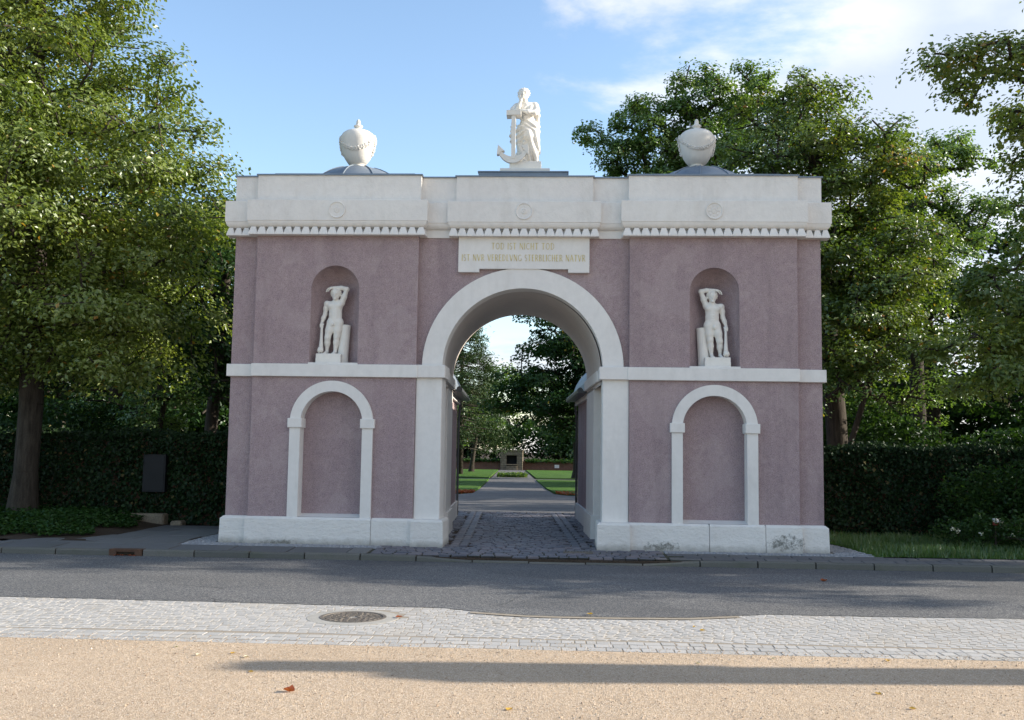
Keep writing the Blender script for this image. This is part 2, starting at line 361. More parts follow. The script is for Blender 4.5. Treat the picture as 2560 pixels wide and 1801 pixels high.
def bark_mat(name, c0, c1):
    t = NT(name)
    n = t.noise(13, 6, 0.7, (1, 1, 0.16)); fn = t.noise(50, 4, 0.7)
    col = t.ramp(n, [(0.32, c0), (0.62, c1)]); col = t.mix(0.4, col, t.ramp(fn, [(0.3, 0.5), (0.7, 1.1)]), 'MULTIPLY')
    nn = t.bump(n, 0.9, 0.03)
    return t.principled(col, 0.92, nn, 0, 0.15)
BARK = bark_mat('grey_brown_bark', (0.025, 0.021, 0.017), (0.072, 0.062, 0.051))
BARK_PALE = bark_mat('pale_bark', (0.12, 0.11, 0.09), (0.30, 0.28, 0.23))
def leaf_mat(name, stops, trans=0.38, gloss=0.06):
    t = NT(name)
    at = t.node('ShaderNodeAttribute', attribute_name='tone')
    col = t.ramp(at.outputs['Fac'], stops)
    d = t.node('ShaderNodeBsdfDiffuse'); t.link(col, d.inputs[0])
    tr = t.node('ShaderNodeBsdfTranslucent'); t.link(t.mix(1.0, col, (1.2, 1.25, 0.5), 'MULTIPLY'), tr.inputs[0])
    m1 = t.node('ShaderNodeMixShader'); m1.inputs[0].default_value = trans; t.link(d.outputs[0], m1.inputs[1]); t.link(tr.outputs[0], m1.inputs[2])
    g = t.node('ShaderNodeBsdfGlossy'); g.inputs['Roughness'].default_value = 0.42; g.inputs['Color'].default_value = (0.9, 0.95, 1.0, 1)
    m2 = t.node('ShaderNodeMixShader'); m2.inputs[0].default_value = gloss; t.link(m1.outputs[0], m2.inputs[1]); t.link(g.outputs[0], m2.inputs[2])
    t.link(m2.outputs[0], t.out.inputs['Surface']); return t.m
YEL = (0.36, 0.24, 0.03)
LEAF_LIME = leaf_mat('lime_leaves', [(0.0, (0.07, 0.118, 0.022)), (0.5, (0.168, 0.222, 0.046)), (0.93, (0.285, 0.325, 0.085)), (0.965, YEL), (1.0, (0.34, 0.17, 0.03))], 0.42, 0.05)
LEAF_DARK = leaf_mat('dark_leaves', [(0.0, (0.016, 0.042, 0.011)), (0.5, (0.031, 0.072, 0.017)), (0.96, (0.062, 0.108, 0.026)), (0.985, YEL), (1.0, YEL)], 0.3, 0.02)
LEAF_MAPLE = leaf_mat('maple_leaves', [(0.0, (0.052, 0.096, 0.016)), (0.5, (0.112, 0.168, 0.028)), (0.90, (0.20, 0.24, 0.05)), (0.95, (0.33, 0.22, 0.035)), (1.0, (0.36, 0.13, 0.03))], 0.42)
LEAF_ASH = leaf_mat('airy_leaves', [(0.0, (0.06, 0.12, 0.025)), (0.5, (0.12, 0.205, 0.045)), (0.95, (0.19, 0.265, 0.07)), (1.0, YEL)], 0.46)
NEEDLE = leaf_mat('pine_needles', [(0.0, (0.028, 0.055, 0.024)), (0.6, (0.05, 0.085, 0.034)), (1.0, (0.10, 0.11, 0.04))], 0.15, 0.015)
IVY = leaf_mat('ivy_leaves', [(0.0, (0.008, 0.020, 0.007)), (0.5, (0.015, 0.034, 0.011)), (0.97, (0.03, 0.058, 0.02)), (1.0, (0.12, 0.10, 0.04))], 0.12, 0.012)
COVER = leaf_mat('ground_cover_leaves', [(0.0, (0.018, 0.05, 0.012)), (0.6, (0.034, 0.082, 0.019)), (1.0, (0.065, 0.115, 0.027))], 0.25, 0.02)
GRASS = leaf_mat('grass_blades', [(0.0, (0.045, 0.105, 0.018)), (0.6, (0.075, 0.15, 0.026)), (1.0, (0.16, 0.19, 0.06))], 0.3)
DEAD = leaf_mat('fallen_leaf_red', [(0.0, (0.30, 0.075, 0.03)), (1.0, (0.40, 0.12, 0.05))], 0.3, 0.03)
DEAD_Y = leaf_mat('fallen_leaf_yellow', [(0.0, (0.48, 0.30, 0.05)), (1.0, (0.55, 0.36, 0.10))], 0.3, 0.03)
DEAD_P = leaf_mat('fallen_leaf_pale', [(0.0, (0.52, 0.46, 0.36)), (1.0, (0.62, 0.55, 0.42))], 0.2, 0.03)
PETAL = leaf_mat('white_petals', [(0.0, (0.75, 0.74, 0.70)), (1.0, (0.8, 0.78, 0.74))], 0.3, 0.02)

# ------------------------------------------------------------------ surface nets for sculpted figures
class Sculpt:
    def __init__(s, lo, hi, h):
        s.lo = np.array(lo, float); s.h = h
        s.n = np.ceil((np.array(hi) - s.lo) / h).astype(int) + 1
        s.v = np.full(tuple(s.n), 1e3)
        s.ax = [s.lo[i] + h * np.arange(s.n[i]) for i in range(3)]
    def _sl(s, lo, hi):
        a = np.clip(np.floor((np.array(lo) - s.lo) / s.h).astype(int), 0, s.n); b = np.clip(np.ceil((np.array(hi) - s.lo) / s.h).astype(int) + 1, 0, s.n)
        sl = tuple(slice(a[i], b[i]) for i in range(3))
        X, Y, Z = np.meshgrid(*[s.ax[i][sl[i]] for i in range(3)], indexing='ij', sparse=True)
        return sl, X, Y, Z
    def _blend(s, sl, d, k, sub):
        v = s.v[sl]
        if sub:
            hh = np.maximum(k - np.abs(v + d), 0) / k; s.v[sl] = np.maximum(v, -d) + hh * hh * k * 0.25
        else:
            hh = np.maximum(k - np.abs(v - d), 0) / k; s.v[sl] = np.minimum(v, d) - hh * hh * k * 0.25
    def cone(s, a, b, ra, rb, k=20.0, sub=False, flat=1.0):
        a = np.array(a, float); b = np.array(b, float); m = max(ra, rb) + k + 2 * s.h
        sl, X, Y, Z = s._sl(np.minimum(a, b) - m, np.maximum(a, b) + m)
        d = b - a; L = max((d * d).sum(), 1e-6)
        t = np.clip(((X - a[0]) * d[0] + (Y - a[1]) * d[1] + (Z - a[2]) * d[2]) / L, 0, 1)
        q = np.sqrt((X - a[0] - t*d[0])**2 + ((Y - a[1] - t*d[1]) / flat)**2 + (Z - a[2] - t*d[2])**2) - (ra + (rb - ra) * t)
        s._blend(sl, q, k, sub)
    def ell(s, c, r, k=20.0, sub=False):
        c = np.array(c, float); r = np.array(r, float); m = r + k + 2 * s.h
        sl, X, Y, Z = s._sl(c - m, c + m)
        k0 = np.sqrt(((X - c[0]) / r[0])**2 + ((Y - c[1]) / r[1])**2 + ((Z - c[2]) / r[2])**2)
        k1 = np.sqrt(((X - c[0]) / r[0]**2)**2 + ((Y - c[1]) / r[1]**2)**2 + ((Z - c[2]) / r[2]**2)**2) + 1e-9
        s._blend(sl, k0 * (k0 - 1) / k1, k, sub)
    def chain(s, pts, rad, k=20.0):
        for i in range(len(pts) - 1): s.cone(pts[i], pts[i+1], rad[i], rad[i+1], k)
    def grid(s):
        return np.meshgrid(*s.ax, indexing='ij', sparse=True)
    def mesh(s):
        v = s.v; neg = v < 0; nx, ny, nz = v.shape
        acc = np.zeros((nx-1, ny-1, nz-1, 3)); cnt = np.zeros((nx-1, ny-1, nz-1))
        cor = [(i, j, k) for i in (0, 1) for j in (0, 1) for k in (0, 1)]
        def cs(a, c): return a[c[0]:nx-1+c[0], c[1]:ny-1+c[1], c[2]:nz-1+c[2]]
        for a in cor:
            for ax in range(3):
                if a[ax]: continue
                b = list(a); b[ax] = 1; b = tuple(b)
                va, vb = cs(v, a), cs(v, b); m = (va < 0) != (vb < 0)
                t = np.where(m, va / np.where(m, va - vb, 1), 0)
                for q in range(3): acc[..., q] += m * (a[q] + (t if q == ax else 0))
                cnt += m
        act = cnt > 0; ids = np.full(act.shape, -1); ids[act] = np.arange(act.sum())
        ij = np.argwhere(act); P = s.lo + s.h * (ij + acc[act] / cnt[act][:, None])
        quads = []
        for ax in range(3):
            o1, o2 = [(1, 2), (2, 0), (0, 1)][ax]
            sh = [slice(0, nn) for nn in v.shape]; s0, s1 = list(sh), list(sh)
            s0[ax] = slice(0, v.shape[ax]-1); s1[ax] = slice(1, v.shape[ax])
            for o in (o1, o2): s0[o] = slice(1, v.shape[o]-1); s1[o] = slice(1, v.shape[o]-1)
            a, b = neg[tuple(s0)], neg[tuple(s1)]
            for flip, mk in ((False, a & ~b), (True, ~a & b)):
                e = np.argwhere(mk)
                if not len(e): continue
                e[:, o1] += 1; e[:, o2] += 1
                def cid(d1, d2):
                    q = e.copy(); q[:, o1] -= d1; q[:, o2] -= d2; return ids[q[:, 0], q[:, 1], q[:, 2]]
                q = np.stack([cid(1, 1), cid(0, 1), cid(0, 0), cid(1, 0)], 1)
                quads.append(q[:, ::-1] if flip else q)
        return P, np.concatenate(quads)

# ------------------------------------------------------------------ ground, road, pavements
rng = np.random.default_rng(7); rnd = random.Random(11)
SK = -0.050                                    # the passage and park axis run slightly off square to the street
def sk(y): return SK * max(y, 0.0)
def sheet(name, x0, x1, y0, y1, z, mat, **kw):
    return add(name, [(x0,y0,z),(x1,y0,z),(x1,y1,z),(x0,y1,z)], [(0,1,2,3)], mat, **kw)
# one ground sheet with the step from road bed to park level
gp = [(-600, -0.22), (-1.14, -0.22), (-1.13, -0.085), (-0.3, -0.06), (0.5, -0.03), (8.0, -0.03), (600, -0.03)]
gv = [(x, y, z) for y, z in gp for x in (-600, 600)]
add('ground', gv, [(2*i, 2*i+1, 2*i+3, 2*i+2) for i in range(len(gp)-1)], SOIL, kind='structure', origin=(0, 0, -0.2))
sand = sheet('gravel_square', -60, 60, -40, -7.60, -0.150, SAND, kind='structure')
sheet('verge', -60, 60, -90, -40, -0.148, LAWN, kind='structure')
ROADZ = -0.146
edge = [(-60, -5.33), (-5.5, -5.35), (-2.8, -5.41), (-1.5, -5.46), (-0.69, -5.46), (-0.4, -5.58), (-0.05, -5.75), (0.3, -5.82), (0.64, -5.85),
        (1.3, -5.83), (1.96, -5.76), (2.4, -5.60), (2.88, -5.44), (4.0, -5.43), (5.5, -5.36), (60, -5.3)]
ed = []
for (xa, ya), (xb, yb) in zip(edge[:-1], edge[1:]):
    n = 1 if xb - xa > 10 else max(2, int((xb - xa) / 0.06))
    for i in range(n):
        t = i / n; ed.append((xa + (xb-xa)*t, ya + (yb-ya)*t + (rnd.uniform(-0.012, 0.012) if n > 1 else 0)))
ed.append(edge[-1])
rv = [(x, y, ROADZ) for x, y in ed] + [(x, -1.135, ROADZ) for x, y in ed]
m = len(ed)
add('road', rv, [(i, i+1, m+i+1, m+i) for i in range(m-1)], ASPHALT, kind='structure')

# sett shapes
def sett(sx, sy, h=0.06, seed=0, ch=0.010, jit=0.10):
    r = random.Random(seed)
    c = [(-1,-1),(1,-1),(1,1),(-1,1)]
    base = [(sx/2*a*(1 - abs(r.gauss(0, jit))*0.5), sy/2*b*(1 - abs(r.gauss(0, jit))*0.5)) for a, b in c]
    v = [(x, y, -h) for x, y in base] + [(x, y, -ch*r.uniform(0.8, 1.3)) for x, y in base]
    v += [(x - math.copysign(min(ch*1.1, sx*0.2), x), y - math.copysign(min(ch*1.1, sy*0.2), y), r.uniform(-0.3, 0.3)*ch) for x, y in base]
    f = [(i, (i+1) % 4, 4+(i+1) % 4, 4+i) for i in range(4)] + [(4+i, 4+(i+1) % 4, 8+(i+1) % 4, 8+i) for i in range(4)] + [(8, 9, 10, 11)]
    return np.array(v), f
SF = np.array(sett(1, 1)[1])
def pave(name_part, stuff_name, stones, parent, mat, n_single, key, chm=0.010):
    """stones: (x, y, z, sx, sy, rot). The largest in view become parts, the rest one stuff mesh"""
    stones = sorted(stones, key=key)
    for i, (x, y, z, sx, sy, rot) in enumerate(stones[:n_single]):
        place(name_part, scaled_sett(name_part, sx, sy, i, mat, chm), (x, y, z), parent, rot)
    rest = stones[n_single:]
    if rest:
        V, F, T = [], [], []
        for i, (x, y, z, sx, sy, rot) in enumerate(rest):
            v, _ = sett(sx, sy, 0.06, i, min(chm, 0.12*min(sx, sy)))
            c, s = math.cos(rot), math.sin(rot)
            V.append(np.stack([x + c*v[:,0] - s*v[:,1], y + s*v[:,0] + c*v[:,1], z + v[:,2]], 1)); F.append(SF + 12*i); T.append(np.full(12, rnd.random()))
        add(stuff_name, np.concatenate(V), np.concatenate(F), mat, parent, attr=np.concatenate(T), kind='stuff')
_sc = {}
def scaled_sett(nm, sx, sy, k, mat, chm=0.010):
    kk = (nm, mat.name, round(sx, 2), round(sy, 2), k % 3)
    if kk not in _sc: _sc[kk] = meshdata(nm, *sett(round(sx, 2), round(sy, 2), 0.06, hash(kk[2:]) % 1000, min(chm, 0.12*min(sx, sy)), 0.06), mat)
    return _sc[kk]

def edge_y(x):
    for (xa, ya), (xb, yb) in zip(edge[:-1], edge[1:]):
        if xa <= x <= xb: return ya + (yb-ya)*(x-xa)/(xb-xa)
    return -5.4
strip = sheet('sett_strip', -60, 60, -7.62, -5.25, -0.1525, BED_SAND, kind='structure')
MH = (-1.44, -6.18)
st = []
# border rows along the sand (two bigger rows, one header row)
for y0, dep, w0, w1 in ((-7.52, 0.15, 0.10, 0.17), (-7.36, 0.15, 0.10, 0.16), (-7.21, 0.14, 0.09, 0.15)):
    x = -9.0
    while x < 9.5:
        w = rnd.uniform(w0, w1); st.append((x + w/2, y0 + rnd.uniform(-0.008, 0.008), -0.150 + rnd.uniform(-0.0015, 0.0015), w - 0.009, dep - 0.009, rnd.uniform(-0.05, 0.05))); x += w
# field: rows on one half, slanted courses on the other
y = -7.08
while y < -5.25:
    dep = rnd.uniform(0.075, 0.10); x = -9.0
    while x < 9.5:
        w = rnd.uniform(0.065, 0.12)
        yy = y + 0.03*math.sin(x*1.3 + y*2) if x < -0.4 else y
        ang = 0.0
        if yy < edge_y(x) + 0.06 and (x - MH[0])**2 + (yy - MH[1])**2 > 0.47**2:
            sl = 0.0 if x < -0.6 else min(1.0, (x + 0.6) / 0.6) * 0.42
            st.append((x + w/2, yy + dep/2 + rnd.uniform(-0.012, 0.012), -0.1503 + rnd.uniform(-0.0012, 0.0008), w - 0.007, dep - 0.007, -sl + rnd.uniform(-0.07, 0.07)))
        x += w
    y += dep
pave('sett', 'sett_field', st, strip, GRANITE, 300, lambda s: (abs(s[0] - 0.2) > 5.4, s[1]), 0.0010)
# low worn edging band where the strip bulges into the road
ebx = [(-0.3, -5.70), (0.3, -5.865), (0.64, -5.885), (1.3, -5.87), (1.96, -5.80), (2.5, -5.60)]
ev = [(x, y, -0.1435) for x, y in ebx] + [(x, y - 0.10, -0.1435) for x, y in ebx]
add('edging_band', ev, [(6+i, 6+i+1, i+1, i) for i in range(5)], BED_SAND, strip)

# manhole cover
mh = empty('manhole_cover', (MH[0], MH[1], -0.15), 'round iron manhole cover with studded rings set in the pale setts', 'manhole cover')
add('surround', *lathe([(0.46, -0.04), (0.46, 0.001), (0.335, 0.004), (0.335, -0.04)], 48, (MH[0], MH[1], -0.15)), CONCRETE, mh)
add('ring', *lathe([(0.333, -0.04), (0.333, 0.007), (0.300, 0.007), (0.296, -0.02)], 48, (MH[0], MH[1], -0.15)), IRON, mh)
add('plate', *lathe([(0.295, -0.004), (0.0005, -0.002)], 48, (MH[0], MH[1], -0.15)), CONCRETE, mh)
pv = []
for r0, r1, n in ((0.05, 0.095, 6), (0.11, 0.155, 12), (0.17, 0.215, 18), (0.23, 0.28, 26)):
    for i in range(n):
        a0 = 2*math.pi*(i + 0.12)/n + r0*9; a1 = 2*math.pi*(i + 0.86)/n + r0*9
        v = [(MH[0]+r*math.cos(a), MH[1]+r*math.sin(a), -0.15 + z) for z in (-0.003, 0.006) for r, a in ((r0,a0),(r1,a0),(r1,a1),(r0,a1))]
        pv.append((v, [(4,5,6,7),(0,1,5,4),(1,2,6,5),(2,3,7,6),(3,0,4,7)]))
add('stud_rings', *join(pv), IRON, mh, kind='stuff')

# kerb: single stones, dropped in front of the archway
kerb = empty('kerb', (0, -1.11, -0.15), kind='structure')
def kerb_h(x):
    if x < -1.7: return 0.098
    if x < -0.9: return 0.098 - 0.065*(x+1.7)/0.8
    if x < 2.1: return 0.033
    if x < 2.9: return 0.033 + 0.065*(x-2.1)/0.8
    return 0.10
x = -7.93 - 0.85*9
while x < 17:
    L = 0.85
    if -6.6 < x < -6.2: L = -6.25 - x
    if abs(x + 6.25) < 0.02: x = -5.72; L = 0.80
    h0, h1 = kerb_h(x+0.01), kerb_h(x+L-0.01); j = rnd.uniform(-0.006, 0.006); w = 0.12
    a, b = x + 0.010, x + L - 0.010; zb = -0.20
    z0, z1 = -0.15+h0+j, -0.15+h1+j
    v = [(a,-1.175,zb),(b,-1.175,zb),(b,-1.05,zb),(a,-1.05,zb),(a,-1.172,z0-0.02),(b,-1.172,z1-0.02),(b,-1.05,z1),(a,-1.05,z0),(a,-1.150,z0),(b,-1.150,z1)]
    add('kerb_stone', v, [(0,1,5,4),(4,5,9,8),(8,9,6,7),(1,2,6,9,5),(0,4,8,7,3),(3,7,6,2)], KERB, kerb)
    x += L
add('kerb_bed', [(-16,-1.15,-0.12),(17,-1.15,-0.12),(17,-1.06,-0.12),(-16,-1.06,-0.12)], [(0,1,2,3)], BED_DARK, kerb)
# iron kerb inlet
dr = empty('drain_inlet', (-5.985, -1.11, -0.15), 'rusty iron storm drain inlet let into the kerb with leaves in its mouth', 'drain')
v, f = join([boxg(-6.24,-5.73,-1.18,-0.86,-0.062,-0.048,0.004), boxg(-6.24,-6.13,-1.178,-1.06,-0.2,-0.062), boxg(-5.84,-5.73,-1.178,-1.06,-0.2,-0.062), boxg(-6.13,-5.84,-1.176,-1.06,-0.085,-0.062)])
add('iron_frame', v, f, RUST, dr)
box('dark_mouth', -6.13,-5.84,-1.12,-1.06,-0.2,-0.085, BLACK, dr, 0)
lv, lf, la = [], [], []
for i in range(36):
    p = np.array((rnd.uniform(-6.14, -5.82), -1.19 + rnd.uniform(-0.035, 0.045), -0.138 + rnd.uniform(0, 0.012))); s = 0.022; a = rnd.uniform(0, 6.28)
    d = np.array((math.cos(a), math.sin(a), rnd.uniform(-0.3, 0.3)))*s; e = np.array((-math.sin(a), math.cos(a), rnd.uniform(-0.3, 0.3)))*s*0.6
    lf.append([4*i, 4*i+1, 4*i+2, 4*i+3]); lv += [p-d, p-e, p+d, p+e]; la += [rnd.random()]*4
add('leaf_litter', np.array(lv), np.array(lf), DEAD, dr, attr=la, kind='stuff')

# footway slabs
foot = empty('pavement', (0, -0.7, -0.06), kind='structure')
def slab(x0, x1, y0, y1, z0, z1, mat, nm='slab'):
    j = rnd.uniform(-0.004, 0.004); g = 0.008
    v = [(x0+g,y0+g,z0-0.05),(x1-g,y0+g,z0-0.05),(x1-g,y1-g,z1-0.05),(x0+g,y1-g,z1-0.05),(x0+g,y0+g,z0+j-0.004),(x1-g,y0+g,z0+j-0.004),(x1-g,y1-g,z1+j-0.004),(x0+g,y1-g,z1+j-0.004),
         (x0+g+.006,y0+g+.006,z0+j),(x1-g-.006,y0+g+.006,z0+j),(x1-g-.006,y1-g-.006,z1+j),(x0+g+.006,y1-g-.006,z1+j)]
    add(nm, v, SF.tolist(), mat, foot)
def fz(y): return -0.052 + (y + 1.05) * 0.035 if y < 0 else -0.0153
x = -15.5
while x < -2.35:
    L = 0.92; x1 = min(x + L, -2.3); slab(x, x1, -1.045, -0.43, fz(-1.045), fz(-0.43), SLAB); x = x1
x = -8.35
while x < -5.5:
    x1 = min(x + 0.72, -5.47); slab(x, x1, -0.43, 0.18, fz(-0.43), fz(0), SLAB); x = x1
for r in range(4):
    y0 = 0.18 + 0.72*r; x = -7.35 + (0.3 if r % 2 else 0)
    while x < -5.6:
        x1 = min(x + 0.9, -5.47); slab(x, x1, y0, y0+0.72, -0.0153, -0.0153 + 0.0, SLAB); x = x1
row = 0
for y0 in (-1.045, -0.83, -0.615):
    x = 2.4 + (0.24 if row % 2 else 0) - 0.1
    while x < 15:
        slab(x, x+0.48, y0, y0+0.215, fz(y0), fz(y0+0.215), SLAB_R); x += 0.48
    row += 1
add('pavement_bed', [(-16,-1.05,-0.066),(15,-1.05,-0.066),(15,-0.40,-0.045),(-16,-0.40,-0.045)], [(0,1,2,3)], BED_DARK, foot)
# small mosaic apron round the gate
st = []
for xa, xb, ya, yb in ((-5.45, -2.25, -0.425, -0.085), (2.3, 5.52, -0.395, -0.085), (-5.45, -5.02, -0.085, 2.0), (5.02, 5.52, -0.085, 2.0)):
    y = ya
    while y < yb:
        x = xa
        while x < xb - (0 if xb < 5.4 or y < 0 else (y)*0.1):
            w = rnd.uniform(0.045, 0.07); st.append((x + w/2, y + 0.03 + rnd.uniform(-0.006, 0.006), fz(y) + rnd.uniform(-0.003, 0.003), w-0.007, 0.052, rnd.uniform(-0.12, 0.12))); x += w
        y += 0.058
add('apron_bed', [(-5.46,-0.43,-0.05),(-2.2,-0.43,-0.05),(-2.2,0.2,-0.032),(-5.46,0.2,-0.032)], [(0,1,2,3)], BED_SAND, foot)
add('apron_bed', [(2.2,-0.43,-0.05),(5.53,-0.43,-0.05),(5.53,0.2,-0.032),(2.2,0.2,-0.032)], [(0,1,2,3)], BED_SAND, foot)
pave('mosaic_stone', 'mosaic_apron', st, foot, APRON, 0, lambda s: s[1])
# dark crossing and passage paving
drive = empty('passage_paving', (0, 2, -0.03), kind='structure')
st = []
y = -1.04
while y < 8.9:
    dep = rnd.uniform(0.125, 0.155); hw = 2.27 if y < -0.12 else 1.62
    x = -hw
    if y < -0.12: x = -2.27
    while x < hw:
        w = rnd.uniform(0.13, 0.26)
        if hw - x < 0.1: break
        w = min(w, hw - x)
        xc = x + w/2; wav = 0.022*math.sin(xc*5 + y*2.0) + 0.014*math.sin(xc*11 - y*3)
        inr = abs(abs(xc) - 1.0) < 0.17 and y > -0.1
        if not inr: st.append((xc + sk(y), y + dep/2 + wav, fz(y) + rnd.uniform(-0.006, 0.005), w-0.014, dep-0.014, rnd.uniform(-0.08, 0.08)))
        x += w
    y += dep
for s in (-1, 1):
    y = -0.1
    for c in (-0.075, 0.075):
        y = -0.1 + (0.2 if c > 0 else 0)
        while y < 8.9:
            L = rnd.uniform(0.3, 0.5); st.append((s*1.0 + c + sk(y), y + L/2, fz(y) + 0.004, 0.14, L - 0.014, -0.05)); y += L
pave('cobble', 'cobble_field', st, drive, SLAG, 300, lambda s: s[1])
add('paving_bed', [(-2.3,-1.05,-0.07),(2.42,-1.05,-0.07),(2.42,-0.3,-0.045),(-2.3,-0.3,-0.045)], [(0,1,2,3)], BED_DARK, drive)
add('paving_bed', [(-1.66,-0.31,-0.046),(1.66,-0.31,-0.046),(1.66-0.45,8.95,-0.028),(-1.66-0.45,8.95,-0.028)], [(0,1,2,3)], BED_DARK, drive)
gr = empty('drain_grate', (0.93, -0.50, -0.03), 'small dark iron drain grate in the paving before the arch', 'grate')
v, f = join([boxg(0.70,1.16,-0.60,-0.56,-0.06,-0.018), boxg(0.70,1.16,-0.44,-0.40,-0.06,-0.018)] + [boxg(0.70+i*0.048,0.725+i*0.048,-0.56,-0.44,-0.06,-0.020) for i in range(10)])
add('bars', v, f, IRON, gr)

# park behind
CX = lambda y: -0.047 * y - 0.05
sheet('forecourt', -14, 12, 8.95, 18.6, -0.012, PARK_ASPHALT, kind='structure')
pv = [(CX(y) + s*w, y, -0.010) for y, w in ((18.5, 1.9), (19.5, 1.45), (24, 1.32), (36, 1.2), (62, 1.0)) for s in (-1, 1)]
add('park_path', pv, [(2*i, 2*i+1, 2*i+3, 2*i+2) for i in range(4)], PARK_ASPHALT, kind='structure')
sheet('cross_path', -16, 14, 35.6, 37.8, -0.009, PARK_ASPHALT, kind='structure')
def lawn(name, pts):
    n = len(pts); v = [(x, y, 0.035) for x, y in pts] + [(x, y, -0.03) for x, y in pts]
    add(name, v, [tuple(range(n))] + [(i, n+i, n+(i+1) % n, (i+1) % n) for i in range(n)], LAWN, kind='structure')
lawn('lawn', [(-20, 18.6), (CX(18.6)-2.1, 18.6), (CX(19.7)-1.5, 19.9), (CX(24)-1.35, 24), (CX(35.6)-1.22, 35.4), (-20, 35.4)])
lawn('lawn', [(20, 18.3), (20, 35.4), (CX(35.6)+1.22, 35.4), (CX(24)+1.35, 24), (CX(19.7)+1.5, 20.2), (CX(18.6)+2.3, 18.3)])
lawn('lawn', [(-20, 38), (CX(38)-1.3, 38), (CX(60)-1.05, 60), (-20, 60)])
lawn('lawn', [(20, 38), (20, 60), (CX(60)+1.05, 60), (CX(38)+1.3, 38)])

# ------------------------------------------------------------------ the gate
gate = empty('gateway', (0, 1.6, 0), 'mauve roughcast cemetery gateway with white trim and one tall round arch', 'gate')
ZW0, ZB0, ZB1, ZC, ZT, ZK, ZA, ZTOP = 0.41, 2.71, 2.92, 5.08, 5.21, 5.315, 5.67, 6.12
YM, YO, YBK = 0.12, 0.13, 3.35
XI, XO, XE = 1.755, 4.485, 4.90
NX, NR, NS, NB = 3.14, 0.405, 4.175, 2.945       # statue niche
BX, BR_O, BR_I, BS = 3.13, 0.69, 0.515, 1.955    # blind arch
NA = 20
def arch_face(x0, x1, z0, z1, cx, r, zs, zb, y):
    """front face with a round-headed hole, as quads"""
    v, f = [], []
    def q(*p):
        n = len(v); v.extend([(a, y, b) for a, b in p]); f.append((n, n+1, n+2, n+3))
    q((x0, z0), (cx-r, z0), (cx-r, zs), (x0, zs)); q((cx+r, z0), (x1, z0), (x1, zs), (cx+r, zs))
    q((x0, zs), (cx-r, zs), (cx-r, z1), (x0, z1)); q((cx+r, zs), (x1, zs), (x1, z1), (cx+r, z1))
    if zb > z0 + 1e-4: q((cx-r, z0), (cx+r, z0), (cx+r, zb), (cx-r, zb))
    for i in range(NA):
        a0, a1 = math.pi*(1 - i/NA), math.pi*(1 - (i+1)/NA)
        p0 = (cx + r*math.cos(a0), zs + r*math.sin(a0)); p1 = (cx + r*math.cos(a1), zs + r*math.sin(a1))
        q(p0, p1, (p1[0], z1), (p0[0], z1))
    return v, f
def arch_strip(cx, r, zs, zb, y0, y1, close_bottom=False, shift=lambda y: 0.0, ny=1, inward=True):
    """the reveal: jambs and soffit of a round-headed opening"""
    pts = [(cx - r, zb)] + [(cx + r*math.cos(math.pi*(1 - i/(2*NA))), zs + r*math.sin(math.pi*(1 - i/(2*NA)))) for i in range(2*NA+1)] + [(cx + r, zb)]
    v = []
    for k in range(ny + 1):
        y = y0 + (y1-y0)*k/ny; v += [(x + shift(y), y, z) for x, z in pts]
    n = len(pts); f = []
    for k in range(ny):
        for i in range(n-1): f.append((k*n+i, (k+1)*n+i, (k+1)*n+i+1, k*n+i+1))
        if close_bottom: f.append((k*n+n-1, (k+1)*n+n-1, (k+1)*n, k*n))
    return v, f
def arch_ring(cx, ro, ri, zs, zb, y, yb):
    """raised archivolt with legs down to zb: front, outer and inner faces"""
    outer = [(cx - ro, zb)] + [(cx + ro*math.cos(math.pi*(1 - i/(2*NA))), zs + ro*math.sin(math.pi*(1 - i/(2*NA)))) for i in range(2*NA+1)] + [(cx + ro, zb)]
    inner = [(cx - ri, zb)] + [(cx + ri*math.cos(math.pi*(1 - i/(2*NA))), zs + ri*math.sin(math.pi*(1 - i/(2*NA)))) for i in range(2*NA+1)] + [(cx + ri, zb)]
    n = len(outer); v = [(x, y, z) for x, z in outer] + [(x, y, z) for x, z in inner] + [(x, yb, z) for x, z in outer] + [(x, yb, z) for x, z in inner]
    f = []
    for i in range(n-1):
        f.append((i, n+i, n+i+1, i+1)); f.append((2*n+i, i, i+1, 2*n+i+1)); f.append((n+i, 3*n+i, 3*n+i+1, n+i+1))
    for e in (0, n-1): f.append((e, n+e, 3*n+e, 2*n+e))
    return v, f

